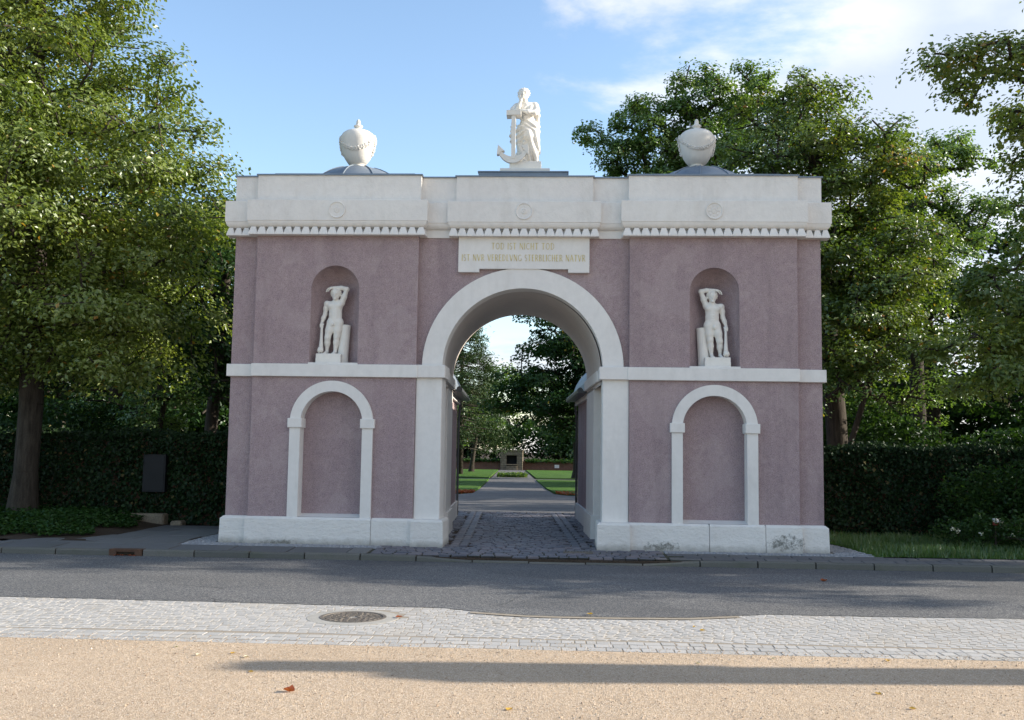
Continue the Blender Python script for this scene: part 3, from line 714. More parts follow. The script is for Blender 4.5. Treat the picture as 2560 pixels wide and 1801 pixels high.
for s in (-1, 1):
    side = 'wing'
    xa, xb = (XI, XO) if s > 0 else (-XO, -XI)
    ea, eb = (XO, XE) if s > 0 else (-XE, -XO)
    # lower and upper roughcast fields with their openings
    parts = [arch_face(xa, xb, ZW0 - 0.02, ZB0 + 0.05, s*BX, BR_O - 0.06, BS, ZW0 - 0.02, 0.0),
             arch_face(xa, xb, ZB1 - 0.05, ZC + 0.03, s*NX, NR, NS, NB, 0.0)]
    for xe, sg in ((xa, -1), (xb, 1)):
        v = [(xe, 0, ZW0-0.02), (xe, 0.4, ZW0-0.02), (xe, 0.4, ZC+0.03), (xe, 0, ZC+0.03)]
        parts.append((v, [(0, 1, 2, 3)] if sg > 0 else [(3, 2, 1, 0)]))
    add('wing_wall', *join(parts), MAUVE, gate)
    # statue niche: half cylinder with a quarter-sphere head
    v, f = [], []
    nz, nt = 6, 24
    rows = []
    for k in range(nz + 1): rows.append([(s*NX - NR*math.cos(math.pi*i/nt), NR*0.98*math.sin(math.pi*i/nt), NB + (NS-NB)*k/nz) for i in range(nt+1)])
    for k in range(1, 11):
        ph = math.pi/2*k/10; rows.append([(s*NX - NR*math.cos(ph)*math.cos(math.pi*i/nt), NR*0.98*math.cos(ph)*math.sin(math.pi*i/nt), NS + NR*math.sin(ph)) for i in range(nt+1)])
    for r_ in rows: v += r_
    for k in range(len(rows)-1):
        for i in range(nt): f.append((k*(nt+1)+i, k*(nt+1)+i+1, (k+1)*(nt+1)+i+1, (k+1)*(nt+1)+i))
    add('statue_niche', v, f, MAUVE, gate, smooth=True)
    box('niche_sill', s*NX-NR-0.005, s*NX+NR+0.005, -0.045, 0.42, ZB1-0.02, NB+0.002, WHITE, gate, 0.004)
    # blind arch
    add('blind_arch_panel', [(s*BX-0.62, 0.205, 0.40), (s*BX+0.62, 0.205, 0.40), (s*BX+0.62, 0.205, 2.66), (s*BX-0.62, 0.205, 2.66)], [(0,1,2,3)], MAUVE, gate)
    fr = add('blind_arch_frame', *arch_ring(s*BX, BR_O, BR_I, BS, ZW0, -0.055, 0.21), WHITE, gate)
    for t in (-1, 1):
        c = s*BX + t*(BR_O + BR_I)/2
        box('impost_block', c - 0.118, c + 0.118, -0.085, 0.20, 1.865, 2.02, WHITE, fr, 0.006)
    v = [(s*BX-BR_I, -0.02, ZW0+0.004), (s*BX+BR_I, -0.02, ZW0+0.004), (s*BX+BR_I, 0.204, ZW0+0.045), (s*BX-BR_I, 0.204, ZW0+0.045)]
    add('blind_arch_sill', v, [(0,1,2,3)], WHITE, gate)
    # belt course
    box('belt_course', xa-0.03, xb+0.012, -0.065, 0.2, ZB0, ZB1, WHITE, gate, 0.006) if s > 0 else box('belt_course', xa-0.012, xb+0.03, -0.065, 0.2, ZB0, ZB1, WHITE, gate, 0.006)
    # set-back end bays
    box('end_wall', min(ea, eb) if s < 0 else ea-0.1, eb if s > 0 else eb+0.1, YO, YBK, ZW0-0.02, ZC+0.03, MAUVE, gate, 0.004)
    box('end_belt_course', (ea+0.013) if s > 0 else ea-0.055, eb+0.055 if s > 0 else eb-0.013, YO-0.06, YBK-0.1, ZB0+0.003, ZB1-0.003, WHITE, gate, 0.006)
    # plinth blocks
    cuts = [1.72, 3.03, 3.92, 4.50] if s > 0 else [1.72, 2.42, 4.50]
    for c0, c1 in zip(cuts[:-1], cuts[1:]):
        x0, x1 = sorted((s*c0, s*c1)); v = [(x0+0.004, -0.125, -0.08), (x1-0.004, -0.125, -0.08), (x1-0.004, 0.14, -0.08), (x0+0.004, 0.14, -0.08)]
        v += [(x0+0.004, -0.100, 0.375), (x1-0.004, -0.100, 0.375), (x1-0.004, 0.14, 0.375), (x0+0.004, 0.14, 0.375), (x0+0.012, -0.06, ZW0), (x1-0.012, -0.06, ZW0), (x1-0.012, 0.14, ZW0), (x0+0.012, 0.14, ZW0)]
        add('plinth_block', v, SF.tolist(), PLINTH, gate)
    x0, x1 = (4.503, 4.935) if s > 0 else (-4.935, -4.503)
    v, f = loft(x0 + (0.0 if s > 0 else 0.07), x1 - (0.07 if s > 0 else 0.0), YO - 0.10, YBK, [(0.075, -0.08), (0.065, 0.37), (0.02, ZW0-0.002)])
    v = [((max(p[0], 4.503) if s > 0 else min(p[0], -4.503)), p[1], p[2]) for p in v]
    add('end_plinth_block', v, f, PLINTH, gate)

# cornice of each bay: frieze slab, cove, corona, attic
def cornice(x0, x1, yf, teeth, zoff=0.0, attic_in=0.0, outer=None):
    z = lambda q: q + zoff
    cov = [(0.03, z(ZT)), (0.05, z(ZT)+0.003)]
    for i in range(1, 7):
        a = math.pi/2*i/6; cov.append((0.05 + 0.09*math.sin(a), z(ZT + 0.004) + (ZK-ZT-0.004)*(1-math.cos(a))))
    lip = add('frieze', *loft(x0, x1, yf, 1.2, [(0.012, z(ZC)), (0.012, z(ZT)+0.002)] if teeth else [(0.05, z(ZC)), (0.048, z(ZT)+0.002)]), WHITE, gate)
    add('cove_moulding', *loft(x0, x1, yf, 1.2, cov), WHITE, gate)
    add('corona', *loft(x0, x1, yf, 1.2, [(0.115, z(ZK)-0.012), (0.15, z(ZK)), (0.15, z(ZA)-0.006), (0.144, z(ZA)), (0.0, z(ZA)+0.012)]), WHITE_ROUGH, gate)
    add('attic', *loft(x0, x1, yf, 1.2, [(0.02, z(ZA)), (0.02, z(ZTOP))]), WHITE_ROUGH, gate)
    add('roof_flashing', *loft(x0, x1, yf, 1.2, [(0.045, z(ZTOP)-0.006), (0.045, z(ZTOP)+0.016)]), ZINC, gate)
    return lip
def tooth_mesh(p):
    w0, w1 = p/2*0.985, p/2*0.50; z0, z1 = 0.024, ZT-ZC+0.004
    v = [(-w0,-0.128,0),(w0,-0.128,0),(w0,0.0,0),(-w0,0.0,0),(-w0,-0.128,z0),(w0,-0.128,z0),(w0,0.0,z0),(-w0,0.0,z0),(-w1,-0.098,z1),(w1,-0.098,z1),(w1*1.0,0.0,z1),(-w1,0.0,z1)]
    return v, [(3,2,1,0)] + SF.tolist()
def teeth_row(x0, x1, yf, n, parent, zoff=0.0, ends=(1, 1)):
    p = (x1 - x0 + 0.122*sum(ends)) / n; me = meshdata('tooth', *tooth_mesh(p), WHITE)
    xs = x0 - 0.122*ends[0]
    for i in range(n): place('tooth', me, (xs + p*(i + 0.5), yf - 0.012, ZC + zoff), parent, 0)
    for e, xx, rz in ((0, x0 - 0.012, -math.pi/2), (1, x1 + 0.012, math.pi/2)):
        if ends[e]: place('tooth', me, (xx, yf + p*0.42, ZC + zoff), parent, rz, (0.9, 0.96, 1))
for s in (-1, 1):
    x0, x1 = (XI, XO) if s > 0 else (-XO, -XI)
    fr = cornice(x0, x1, 0.0, True); teeth_row(x0, x1, 0.0, 20, fr)
    e0, e1 = (XO - 0.2, XE) if s > 0 else (-XE, -XO + 0.2)
    fr = cornice(e0, e1, YO, True, 0.004); 
    t0, t1 = (XO + 0.14, XE) if s > 0 else (-XE, -XO - 0.14)
    teeth_row(t0, t1, YO, 4 if False else 3, fr, 0.004, (0, 1) if s > 0 else (1, 0))
    # side returns of the end bay
cornice(-XI-0.1, XI+0.1, YM + 0.03, False, -0.004)
fr = cornice(-1.125, 1.125, YM - 0.05, True, -0.002); teeth_row(-1.125, 1.125, YM - 0.05, 17, fr, -0.002)

# centre bay wall, archivolt, piers and passage
AR_O, AR_I, AZ = 1.665, 1.325, 2.90
add('centre_wall', *arch_face(-XI-0.02, XI+0.02, 2.6, ZC+0.03, 0, AR_O-0.1, AZ, 2.6, YM), MAUVE, gate)
add('archivolt', *arch_ring(0, AR_O, AR_I, AZ, ZB1 - 0.02, 0.055, 0.40), WHITE, gate)
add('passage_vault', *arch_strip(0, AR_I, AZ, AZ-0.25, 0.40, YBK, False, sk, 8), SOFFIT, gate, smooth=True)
# solid core above the vault, and side masses, so that no light leaks through
v, f = arch_face(-XI-0.05, XI+0.05, 2.6, 6.0, 0, AR_I+0.02, AZ, 2.6, YBK)
v = [(a + sk(YBK), b, c) for a, b, c in v]
add('rear_wall', v, [q[::-1] for q in f], MAUVE, gate)
box('core_mass', XI+0.05, XE-0.05, 0.45, YBK-0.01, 0.0, 6.08, MAUVE, gate, 0)
box('core_mass', -XE+0.05, -XI-0.05, 0.45, YBK-0.01, 0.0, 6.08, MAUVE, gate, 0)
box('core_mass', -XI-0.1, XI+0.1, 0.45, YBK-0.01, AZ+AR_I+0.03, 6.08, MAUVE, gate, 0)
box('rear_parapet', -XE-0.02, XE+0.02, 3.2, YBK+0.03, 5.3, ZTOP, WHITE_ROUGH, gate, 0.004)
box('side_parapet', -XE-0.02, -XE+0.3, 1.19, 3.2, 5.3, ZTOP, WHITE_ROUGH, gate, 0.004)
box('side_parapet', XE-0.3, XE+0.02, 1.19, 3.2, 5.3, ZTOP, WHITE_ROUGH, gate, 0.004)
for s in (-1, 1):
    def bx(a, b): return (a, b) if s > 0 else (-b, -a)
    # front pier with impost and plinth
    x0, x1 = bx(AR_I - 0.005, XI - 0.003); box('pier', x0, x1, 0.03, 0.62, 0.36, ZB0 + 0.02, WHITE, gate, 0.01)
    x0, x1 = bx(AR_I - 0.06, XI - 0.006); box('pier_impost', x0, x1, -0.045, 0.66, ZB0+0.004, ZB1+0.004, WHITE, gate, 0.008)
    x0, x1 = bx(AR_I - 0.085, XI + 0.005)
    v, f = loft(x0, x1, -0.175, 0.70, [(0.008, -0.12), (0.0, 0.37), (-0.03, 0.405)]); add('pier_plinth', v, f, PLINTH, gate)
    # passage side walls: recessed bay, then the inner pier
    def skewbox(nm, a, b, y0, y1, z0, z1, mt):
        a, b = bx(a, b); v, f = boxg(a, b, y0, y1, z0, z1, 0.006); v = [(p[0] + sk(p[1]), p[1], p[2]) for p in v]; add(nm, v, f, mt, gate)
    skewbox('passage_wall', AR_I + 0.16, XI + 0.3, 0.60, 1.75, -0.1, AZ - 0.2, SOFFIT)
    skewbox('passage_pier', AR_I + 0.0, XI + 0.3, 1.75, YBK, 0.36, AZ - 0.2, WHITE)
    skewbox('passage_pier_plinth', AR_I - 0.045, XI + 0.3, 1.71, YBK + 0.02, -0.1, 0.40, WHITE)
    skewbox('passage_impost', AR_I - 0.05, XI + 0.25, 0.645, YBK + 0.02, ZB0 + 0.01, ZB1 - 0.01, WHITE)
# inscription panel with dropped ears
PY = YM - 0.085
pp = [(-1.09, 5.09), (-1.09, 4.49), (-0.74, 4.49), (-0.74, 4.548), (0.74, 4.548), (0.74, 4.49), (1.09, 4.49), (1.09, 5.09)]
n = len(pp); v = [(x, PY, z) for x, z in pp] + [(x, YM + 0.01, z) for x, z in pp]
ff = [(0, 1, 2, 3), (0, 3, 4, 7), (4, 5, 6, 7)] + [(n+i, n+(i+1) % n, (i+1) % n, i)[::-1] for i in range(n)]
panel = add('inscription_panel', v, ff, WHITE, gate)
# lettering: roman capitals, heavy stems and hair lines
def arc(cx, cz, rx, rz, a0, a1, n=10): return [(cx + rx*math.cos(R(a0 + (a1-a0)*i/n)), cz + rz*math.sin(R(a0 + (a1-a0)*i/n))) for i in range(n+1)]
TH, TN = 0.16, 0.055
GL = {
 'I': (0.22, [([(0.11,0),(0.11,1)], TH)]),
 'T': (0.66, [([(0.33,0),(0.33,1)], TH), ([(0.02,0.97),(0.64,0.97)], TN)]),
 'H': (0.74, [([(0.12,0),(0.12,1)], TH), ([(0.62,0),(0.62,1)], TH), ([(0.12,0.5),(0.62,0.5)], TN)]),
 'N': (0.76, [([(0.10,0),(0.10,1)], TN), ([(0.10,1),(0.66,0)], TH), ([(0.66,0),(0.66,1)], TN)]),
 'E': (0.56, [([(0.12,0),(0.12,1)], TH), ([(0.12,0.97),(0.5,0.97)], TN), ([(0.12,0.52),(0.44,0.52)], TN), ([(0.12,0.03),(0.52,0.03)], TN)]),
 'L': (0.52, [([(0.12,0),(0.12,1)], TH), ([(0.12,0.03),(0.5,0.03)], TN)]),
 'V': (0.72, [([(0.04,1),(0.36,0)], TH), ([(0.36,0),(0.68,1)], TN)]),
 'A': (0.74, [([(0.04,0),(0.36,1)], TN), ([(0.36,1),(0.70,0)], TH), ([(0.18,0.36),(0.54,0.36)], TN)]),
 'O': (0.82, [(arc(0.41,0.5,0.33,0.47,90,270), 0.11), (arc(0.41,0.5,0.33,0.47,-90,90), 0.11)]),
 'D': (0.74, [([(0.12,0),(0.12,1)], TH), ([(0.12,0.97),(0.3,0.97)]+arc(0.30,0.5,0.36,0.47,90,-90)+[(0.12,0.03)], 0.08)]),
 'C': (0.72, [(arc(0.42,0.5,0.34,0.47,50,310,14), 0.10)]),
 'G': (0.76, [(arc(0.42,0.5,0.34,0.47,50,340,14), 0.10), ([(0.68,0.02),(0.68,0.42)], 0.10)]),
 'S': (0.54, [(arc(0.27,0.74,0.19,0.23,40,270,9)+arc(0.27,0.26,0.21,0.25,90,-140,9), 0.10)]),
 'R': (0.68, [([(0.12,0),(0.12,1)], TH), ([(0.12,0.97)]+arc(0.34,0.73,0.22,0.24,90,-90)+[(0.12,0.49)], 0.08), ([(0.30,0.49),(0.64,0)], 0.12)]),
 'B': (0.62, [([(0.12,0),(0.12,1)], TH), ([(0.12,0.97)]+arc(0.30,0.75,0.2,0.22,90,-90)+[(0.12,0.53)], 0.08), ([(0.12,0.53)]+arc(0.32,0.28,0.24,0.25,90,-90)+[(0.12,0.03)], 0.08)]),
}
def letter(ch, hgt, wid, x, z, y):
    parts = []
    for pts, th in GL[ch][1]:
        th = max(0.085, th)*hgt*0.68
        for (xa, za), (xb, zb) in zip(pts[:-1], pts[1:]):
            ax, az, bx_, bz = x + xa*wid, z + za*hgt, x + xb*wid, z + zb*hgt
            dx, dz = bx_-ax, bz-az; L = math.hypot(dx, dz) or 1; nx, nz = -dz/L*th/2, dx/L*th/2; ex, ez = dx/L*th*0.15, dz/L*th*0.15
            q = [(ax+nx-ex, az+nz-ez), (ax-nx-ex, az-nz-ez), (bx_-nx+ex, bz-nz+ez), (bx_+nx+ex, bz+nz+ez)]
            parts.append(([(a, y - 0.005, b) for a, b in q] + [(a, y + 0.004, b) for a, b in q], [(0,1,2,3),(0,4,5,1),(1,5,6,2),(2,6,7,3),(3,7,4,0)]))
    return join(parts)
def text_line(txt, xc, z, hgt, total):
    w = sum(0.5 if c == ' ' else GL[c][0] + 0.16 for c in txt); k = total / w; x = xc - total/2
    for c in txt:
        if c == ' ': x += 0.5*k; continue
        v, f = letter(c, hgt, k, x, z, PY); add('letter', v, f, GOLD, panel); x += (GL[c][0] + 0.16)*k
text_line('TOD IST NICHT TOD', -0.01, 4.875, 0.108, 1.06)
text_line('IST NVR VEREDLVNG STERBLICHER NATVR', 0.0, 4.678, 0.108, 2.07)
# round medallions on the corona
for xc, yf, ro in ((-3.12, -0.15, 1), (0.0, YM - 0.05 - 0.15, 0), (3.12, -0.15, 2)):
    prof = [(0.145, 0.0), (0.145, 0.014), (0.135, 0.02), (0.122, 0.014), (0.115, 0.006), (0.055, 0.005), (0.045, 0.014), (0.03, 0.018), (0.026, 0.011), (0.0005, 0.017)]
    v, f = lathe(prof, 36); v = [(xc + a, yf - c, 5.495 + b) for a, b, c in v]
    md = add('medallion', v, f, WHITE_ROUGH, gate)
    if ro == 2:
        pt = []
        for k in range(8):
            a = k*math.pi/4; v, f = lathe([(0.022, 0.004), (0.016, 0.012), (0.0005, 0.014)], 8); pt.append(([(xc + 0.082*math.cos(a) + p[0], yf - p[2], 5.495 + 0.082*math.sin(a) + p[1]) for p in v], f))
        add('rosette_petals', *join(pt), WHITE_ROUGH, md)
# zinc roof: flat deck, low slabs and two shallow domes with standing seams
box('roof_deck', -XE+0.02, XE-0.02, 0.2, YBK, ZTOP-0.06, ZTOP+0.010, ZINC, gate, 0)
for s in (-1, 1):
    x0, x1 = (1.86, 4.26) if s > 0 else (-4.26, -1.86)
    box('roof_slab', x0, x1, 0.10, 3.2, ZTOP+0.018, ZTOP+0.065, ZINC, gate, 0.004)
    rad, base = 1.25, 6.19; top = 6.735; half = math.sqrt(rad*rad - (rad - (top-base))**2)
    prof = [(math.sqrt(max(rad*rad - (rad - d)**2, 1e-7)), top - d) for d in np.linspace(top-base, 0.0003, 12)]
    dome = add('roof_dome', *lathe(prof, 48, (s*3.15, 1.70, 0)), ZINC, gate, smooth=True)
    for k in range(10):
        a = 2*math.pi*(k + 0.30)/10
        pts = [(s*3.15 + math.cos(a)*r_, 1.70 + math.sin(a)*r_, z_ + 0.008) for r_, z_ in prof if r_ > 0.12]
        add('standing_seam', *tube(pts, 0.012, 5), ZINC, dome)
box('roof_slab', -0.80, 0.72, 0.30, 2.2, ZTOP+0.014, 6.275, ZINC, gate, 0.004)
box('roof_slab', -0.815, 0.735, 0.285, 2.215, 6.262, 6.285, ZINC, gate, 0.004)

# ------------------------------------------------------------------ lodges behind the gate
for s, lab in ((-1, 'low mauve lodge with barrel roof behind the arch, on the side of the pine'), (1, 'low mauve lodge with barrel roof behind the arch, on the side of the dark maple')):
    def bx(a, b): return (a, b) if s > 0 else (-b, -a)
    lg = empty('gate_lodge', (s*3, 5.2, 0), lab, 'building')
    def skb(nm, a, b, y0, y1, z0, z1, mt, bb=0.004):
        a, b = bx(a, b); v, f = boxg(a, b, y0, y1, z0, z1, bb); v = [(p[0] + sk(p[1]), p[1], p[2]) for p in v]; return add(nm, v, f, mt, lg)
    skb('wall', 1.43, 4.7, YBK+0.05, 7.2, 0, 2.62, MAUVE)
    skb('base_course', 1.385, 4.74, YBK+0.06, 7.25, -0.05, 0.34, WHITE)
    skb('eaves_cornice', 1.36, 4.75, YBK+0.06, 7.27, 2.60, 2.72, WHITE)
    cx = s*3.05; pts = [(cx + 1.75*math.cos(math.pi*i/20), 2.74 + 1.15*math.sin(math.pi*i/20)) for i in range(21)]
    v = [(x + sk(y), y, z) for y in (YBK+0.06, 7.3) for x, z in pts]; n = 21
    add('barrel_roof', v, [(i, i+1, n+i+1, n+i) for i in range(n-1)] + [tuple(range(n)), tuple(range(n, 2*n))[::-1]], ZINC, lg)
    gx = s*1.20
    pts = [(gx + sk(y), y, 2.74) for y in (YBK+0.06, 5.0, 7.35)]; add('gutter', *tube(pts, 0.06, 8), GUTTER, lg)
    x0, x1 = bx(1.15, 1.6); v, f = boxg(x0, x1, YBK+0.06, 7.36, 2.70, 2.735); add('eaves_board', [(p[0]+sk(p[1]), p[1], p[2]) for p in v], f, GUTTER, lg)
    dp = [(s*1.36 + sk(7.2), 7.3, 2.68), (s*1.40 + sk(7.2), 7.3, 2.2), (s*1.40 + sk(7.2), 7.3, 0.0)]
    add('downpipe', *tube(dp, 0.028, 8), GUTTER, lg)

# ------------------------------------------------------------------ urns
def urn_profile():
    k = 0.000713
    p = [(150,1300),(175,1290),(178,1265),(150,1250),(150,1243),(235,1225),(330,1100),(382,1000),(415,900),(437,800),(450,700),(452,650),(448,600),(428,545),(392,500),(330,455),(250,425),(150,398),(90,385),(76,380),
         (66,360),(80,340),(110,325),(120,305),(105,285),(70,270),(56,255),(58,225),(52,190),(38,155),(18,136),(0.6,130)]
    return [(r*k, (1300-y)*k*1.10) for r, y in p]
for s, lab in ((-1, 'white garlanded stone urn on the zinc dome against clear blue sky'), (1, 'white garlanded stone urn on the zinc dome in front of green trees')):
    c = (s*3.15 + (-0.04 if s < 0 else -0.06), 1.70, 6.750); u = empty('urn', c, lab, 'urn', 'urns on the gate roof')
    prof = urn_profile(); nb = 19
    add('bowl', *lathe(prof[:nb+1], 48, c), URN, u, smooth=True); add('knob', *lathe(prof[nb:], 32, c), URN, u, smooth=True)
    rr = lambda z: np.interp(z, [q[1] for q in prof[5:18]], [q[0] for q in prof[5:18]])
    for q in range(2):
        parts = []
        for i in range(120):
            t = i/119; a = -math.pi/2 + q*math.pi + (t-0.5)*math.pi*0.97 ; z = 0.575 - 0.30*math.sin(math.pi*t)
            for j in range(3):
                zz = z + rnd.uniform(-0.024, 0.024); r_ = rr(zz) + rnd.uniform(0.0, 0.016); aa = a + rnd.uniform(-0.05, 0.05); e = rnd.uniform(0.013, 0.020)
                p = np.array((c[0] + r_*math.cos(aa), c[1] + r_*math.sin(aa), c[2] + zz))
                parts.append((p + e*np.array([(1,0,0),(-1,0,0),(0,1,0),(0,-1,0),(0,0,1.2),(0,0,-1.2)]), [(0,2,4),(2,1,4),(1,3,4),(3,0,4),(2,0,5),(1,2,5),(3,1,5),(0,3,5)]))
        add('garland_swag', *join(parts), URN, u, kind='stuff')
        parts = []
        a0 = q*math.pi
        for i in range(60):
            zz = 0.55 - 0.33*(i/59) + rnd.uniform(-0.01, 0.01); aa = a0 + rnd.uniform(-0.11, 0.11); r_ = rr(zz) + rnd.uniform(0, 0.02); e = rnd.uniform(0.013, 0.022)
            p = np.array((c[0] + r_*math.cos(aa), c[1] + r_*math.sin(aa), c[2] + zz))
            parts.append((p + e*np.array([(1,0,0),(-1,0,0),(0,1,0),(0,-1,0),(0,0,1.2),(0,0,-1.2)]), [(0,2,4),(2,1,4),(1,3,4),(3,0,4),(2,0,5),(1,2,5),(3,1,5),(0,3,5)]))
        add('garland_drop', *join(parts), URN, u, kind='stuff')

# ------------------------------------------------------------------ statues in the niches
def youth_mesh():
    S = Sculpt((215, -135, -12), (765, 110, 1105), 4.6)
    P = lambda x, y, z: (x, y, 1375 - z)
    # trunk
    S.ell(P(510, 0, 632), (112, 72, 100), 20)
    S.cone(P(385, 12, 575), P(600, 12, 562), 42, 46, 30)
    S.ell(P(452, -42, 612), (60, 36, 44), 22); S.ell(P(560, -42, 608), (60, 36, 44), 22)
    S.ell(P(513, -2, 745), (106, 66, 105), 40); S.ell(P(513, 2, 850), (120, 72, 82), 40)
    S.ell(P(512, -58, 745), (40, 14, 95), 22)
    S.ell(P(505, -80, 742), (6, 12, 7), 8, True)
    S.cone(P(506, -86, 585), P(507, -80, 690), 4, 4, 14, True)
    for yy in (700, 772): S.cone(P(465, -78, yy), P(552, -78, yy), 3, 3, 12, True)
    S.ell(P(485, -70, 905), (24, 22, 28), 14)
    # neck and head
    S.cone(P(508, 14, 560), P(510, 2, 480), 50, 40, 25)
    S.ell(P(511, 2, 410), (70, 80, 78), 15); S.ell(P(511, -26, 462), (50, 54, 52), 22)
    S.ell(P(511, 10, 392), (79, 84, 68), 8)
    for i in range(26):
        a = i*2.39996; h_ = 345 + 75*(i/26); rr_ = 76*math.sin(math.acos(max(-1, min(1, (400-h_)/70.0)))) if abs(400-h_) < 70 else 70
        px, py = 511 + rr_*math.cos(a), 8 + rr_*1.05*math.sin(a)
        if not (py < -45 and h_ > 388): S.ell(P(px, py, h_), (17, 17, 14), 8)
    S.cone(P(478, -76, 410), P(545, -76, 410), 9, 9, 12)
    S.cone(P(511, -84, 415), P(511, -98, 452), 8, 12, 8)
    for e in (484, 538): S.ell(P(e, -88, 428), (16, 14, 11), 8, True); S.ell(P(e, -72, 428), (13, 11, 9), 4)
    S.cone(P(492, -84, 483), P(530, -84, 483), 4, 4, 5, True); S.cone(P(496, -78, 492), P(526, -78, 492), 6, 6, 6)
    S.ell(P(511, -72, 505), (22, 16, 14), 10)
    for e in (438, 584): S.ell(P(e, 6, 435), (10, 16, 22), 6)
    # legs
    for pts, rad in ((((452, 4, 880), (425, -14, 1000), (403, -24, 1112)), (76, 62, 47)), (((566, 4, 880), (556, -2, 1000), (545, -8, 1092)), (76, 63, 48))):
        S.chain([P(*p) for p in pts], rad, 26)
    S.ell(P(403, -42, 1112), (30, 22, 30), 16); S.ell(P(545, -26, 1092), (30, 22, 30), 16)
    S.chain([P(403, -20, 1112), P(392, 4, 1200), P(386, 18, 1325)], (46, 45, 25), 24); S.ell(P(396, 22, 1190), (40, 36, 72), 20)
    S.chain([P(545, -6, 1092), P(536, 8, 1185), P(522, 14, 1330)], (47, 46, 26), 24); S.ell(P(540, 24, 1180), (42, 36, 72), 20)
    for fx, fy, tx in ((386, 20, 372), (522, 16, 512)):
        S.cone(P(fx, fy + 12, 1345), P(fx, fy - 4, 1330), 24, 26, 16); S.cone(P(fx, fy - 20, 1338), P(tx, fy - 88, 1360), 26, 15, 18, False, 1.0)
        for q in range(5): S.cone(P(tx - 22 + q*11, fy - 82, 1362), P(tx - 24 + q*12, fy - 108 + abs(q-1)*5, 1367), 9 if q else 8, 7, 5)
    # hanging arm, hand closed on the torch
    S.chain([P(376, 12, 572), P(352, 20, 650), P(345, 18, 738)], (44, 40, 33), 26); S.ell(P(362, 12, 575), (42, 42, 44), 20)
    S.chain([P(345, 16, 738), P(322, 4, 800), P(302, -10, 872)], (35, 34, 23), 20)
    S.ell(P(299, -16, 905), (27, 20, 38), 12)
    for q in range(4):
        zz = 912 + q*13; S.chain([P(280, -30, zz - 4), P(288, -56, zz), P(316, -56, zz + 3), P(330, -38, zz + 3)], (9.5, 9, 8.5, 7.5), 4)
    S.chain([P(318, -20, 890), P(336, -36, 904), P(332, -52, 920)], (10, 9, 8), 5)
    # raised arm, forearm over the head, fingers drooping past the brow
    S.chain([P(598, 14, 565), P(640, 8, 465), P(680, -4, 352)], (50, 42, 34), 26)
    S.ell(P(690, -2, 335), (28, 30, 28), 18)
    S.chain([P(684, -8, 340), P(600, -14, 322), P(478, -24, 320)], (36, 33, 22), 18)
    S.ell(P(448, -28, 322), (36, 26, 18), 12)
    for q, (ex, ez, l) in enumerate(((368, 392, 1.0), (362, 388, 1.0), (372, 384, 0.95), (386, 378, 0.85))):
        yy = -52 + q*17; S.chain([P(425, yy, 326), P(396, yy - 2, 338), P(378 + q*3, yy - 3, 360), P(ex + q*2, yy - 4, ez)], (9.5, 9, 8.5, 7.0), 5)
    S.chain([P(452, -48, 332), P(424, -62, 352), P(402, -64, 378)], (10, 9, 7.5), 5)
    return S.mesh()
YP_, YF_ = youth_mesh()
YP_ = (YP_ - np.array([512, 0, 0])) * 0.00107
def statue(s, lab):
    """s=-1: raised arm on the passage side of the figure; mirrored for the other niche"""
    mx = 1 if s < 0 else -1
    px0 = s*3.15 - (0.02 if s < 0 else 0.02); y0 = 0.20; zb = NB + 0.004; base_h = 0.155
    root = empty('statue', (px0, y0, zb), lab, 'statue', 'youth statues in the upper niches')
    T = lambda v: np.asarray(v, float) * np.array([mx, 1, 1]) + np.array([px0, y0, zb + base_h])
    fl = (lambda f: f) if mx > 0 else (lambda f: [tuple(q)[::-1] for q in f])
    add('figure', T(YP_), YF_ if mx > 0 else YF_[:, ::-1].copy(), STATUE, root, smooth=True)
    v, f = boxg(-0.275, 0.14, -0.16, 0.16, -base_h, 0.0, 0.006); add('plinth', T(v), fl(f), STATUE, root)
    v, f = boxg(-0.278, 0.143, -0.163, 0.163, -base_h, -0.075, 0.004); add('plinth_step', T(v), fl(f), STATUE, root)
    n = 18; pts = [(0.118 + 0.055*t, 0.075 - 0.02*t, -base_h + (0.64 + 0.02)*t) for t in (0, .2, .4, .6, .8, 1.0)]
    pts[0] = (0.125, 0.085, -base_h)
    add('tree_stump', *(lambda vf: (T(vf[0]), fl(vf[1])))(tube(pts, [0.098, 0.094, 0.090, 0.086, 0.084, 0.082], 16)), STATUE, root, smooth=False)
    kk = 0.00107
    tp = [((310-512)*kk, -0.046, (1375-880)*kk), ((311-512)*kk, -0.052, (1375-1000)*kk), ((312-512)*kk, -0.062, (1375-1150)*kk), ((314-512)*kk, -0.072, (1375-1250)*kk), ((314-512)*kk, -0.076, (1375-1300)*kk)]
    add('torch', *(lambda vf: (T(vf[0]), fl(vf[1])))(tube(tp, [0.018, 0.021, 0.026, 0.035, 0.043], 14)), STATUE, root, smooth=True)
    S = Sculpt((-80, -80, -20), (80, 60, 130), 7.0)
    r2 = random.Random(5)
    S.ell((0, 0, 70), (42, 36, 30), 10)
    for i in range(12):
        a = i*0.55; S.chain([(30*math.cos(a), 26*math.sin(a), 75), (40*math.cos(a) + r2.uniform(-8, 8), 34*math.sin(a), 40), (26*math.cos(a+0.4), 22*math.sin(a+0.4), 5 + r2.uniform(-10, 10))], (14, 13, 6), 5)
    fv, ff_ = S.mesh(); fv = fv*0.001 + np.array([(310-512)*kk, -0.105, 0.012])
    add('torch_flame', T(fv), ff_ if mx > 0 else ff_[:, ::-1].copy(), STATUE, root, smooth=True)
statue(-1, 'white nude youth with inverted torch in the niche nearest the tall lime tree')
statue(1, 'white nude youth with inverted torch in the niche away from the lime tree')

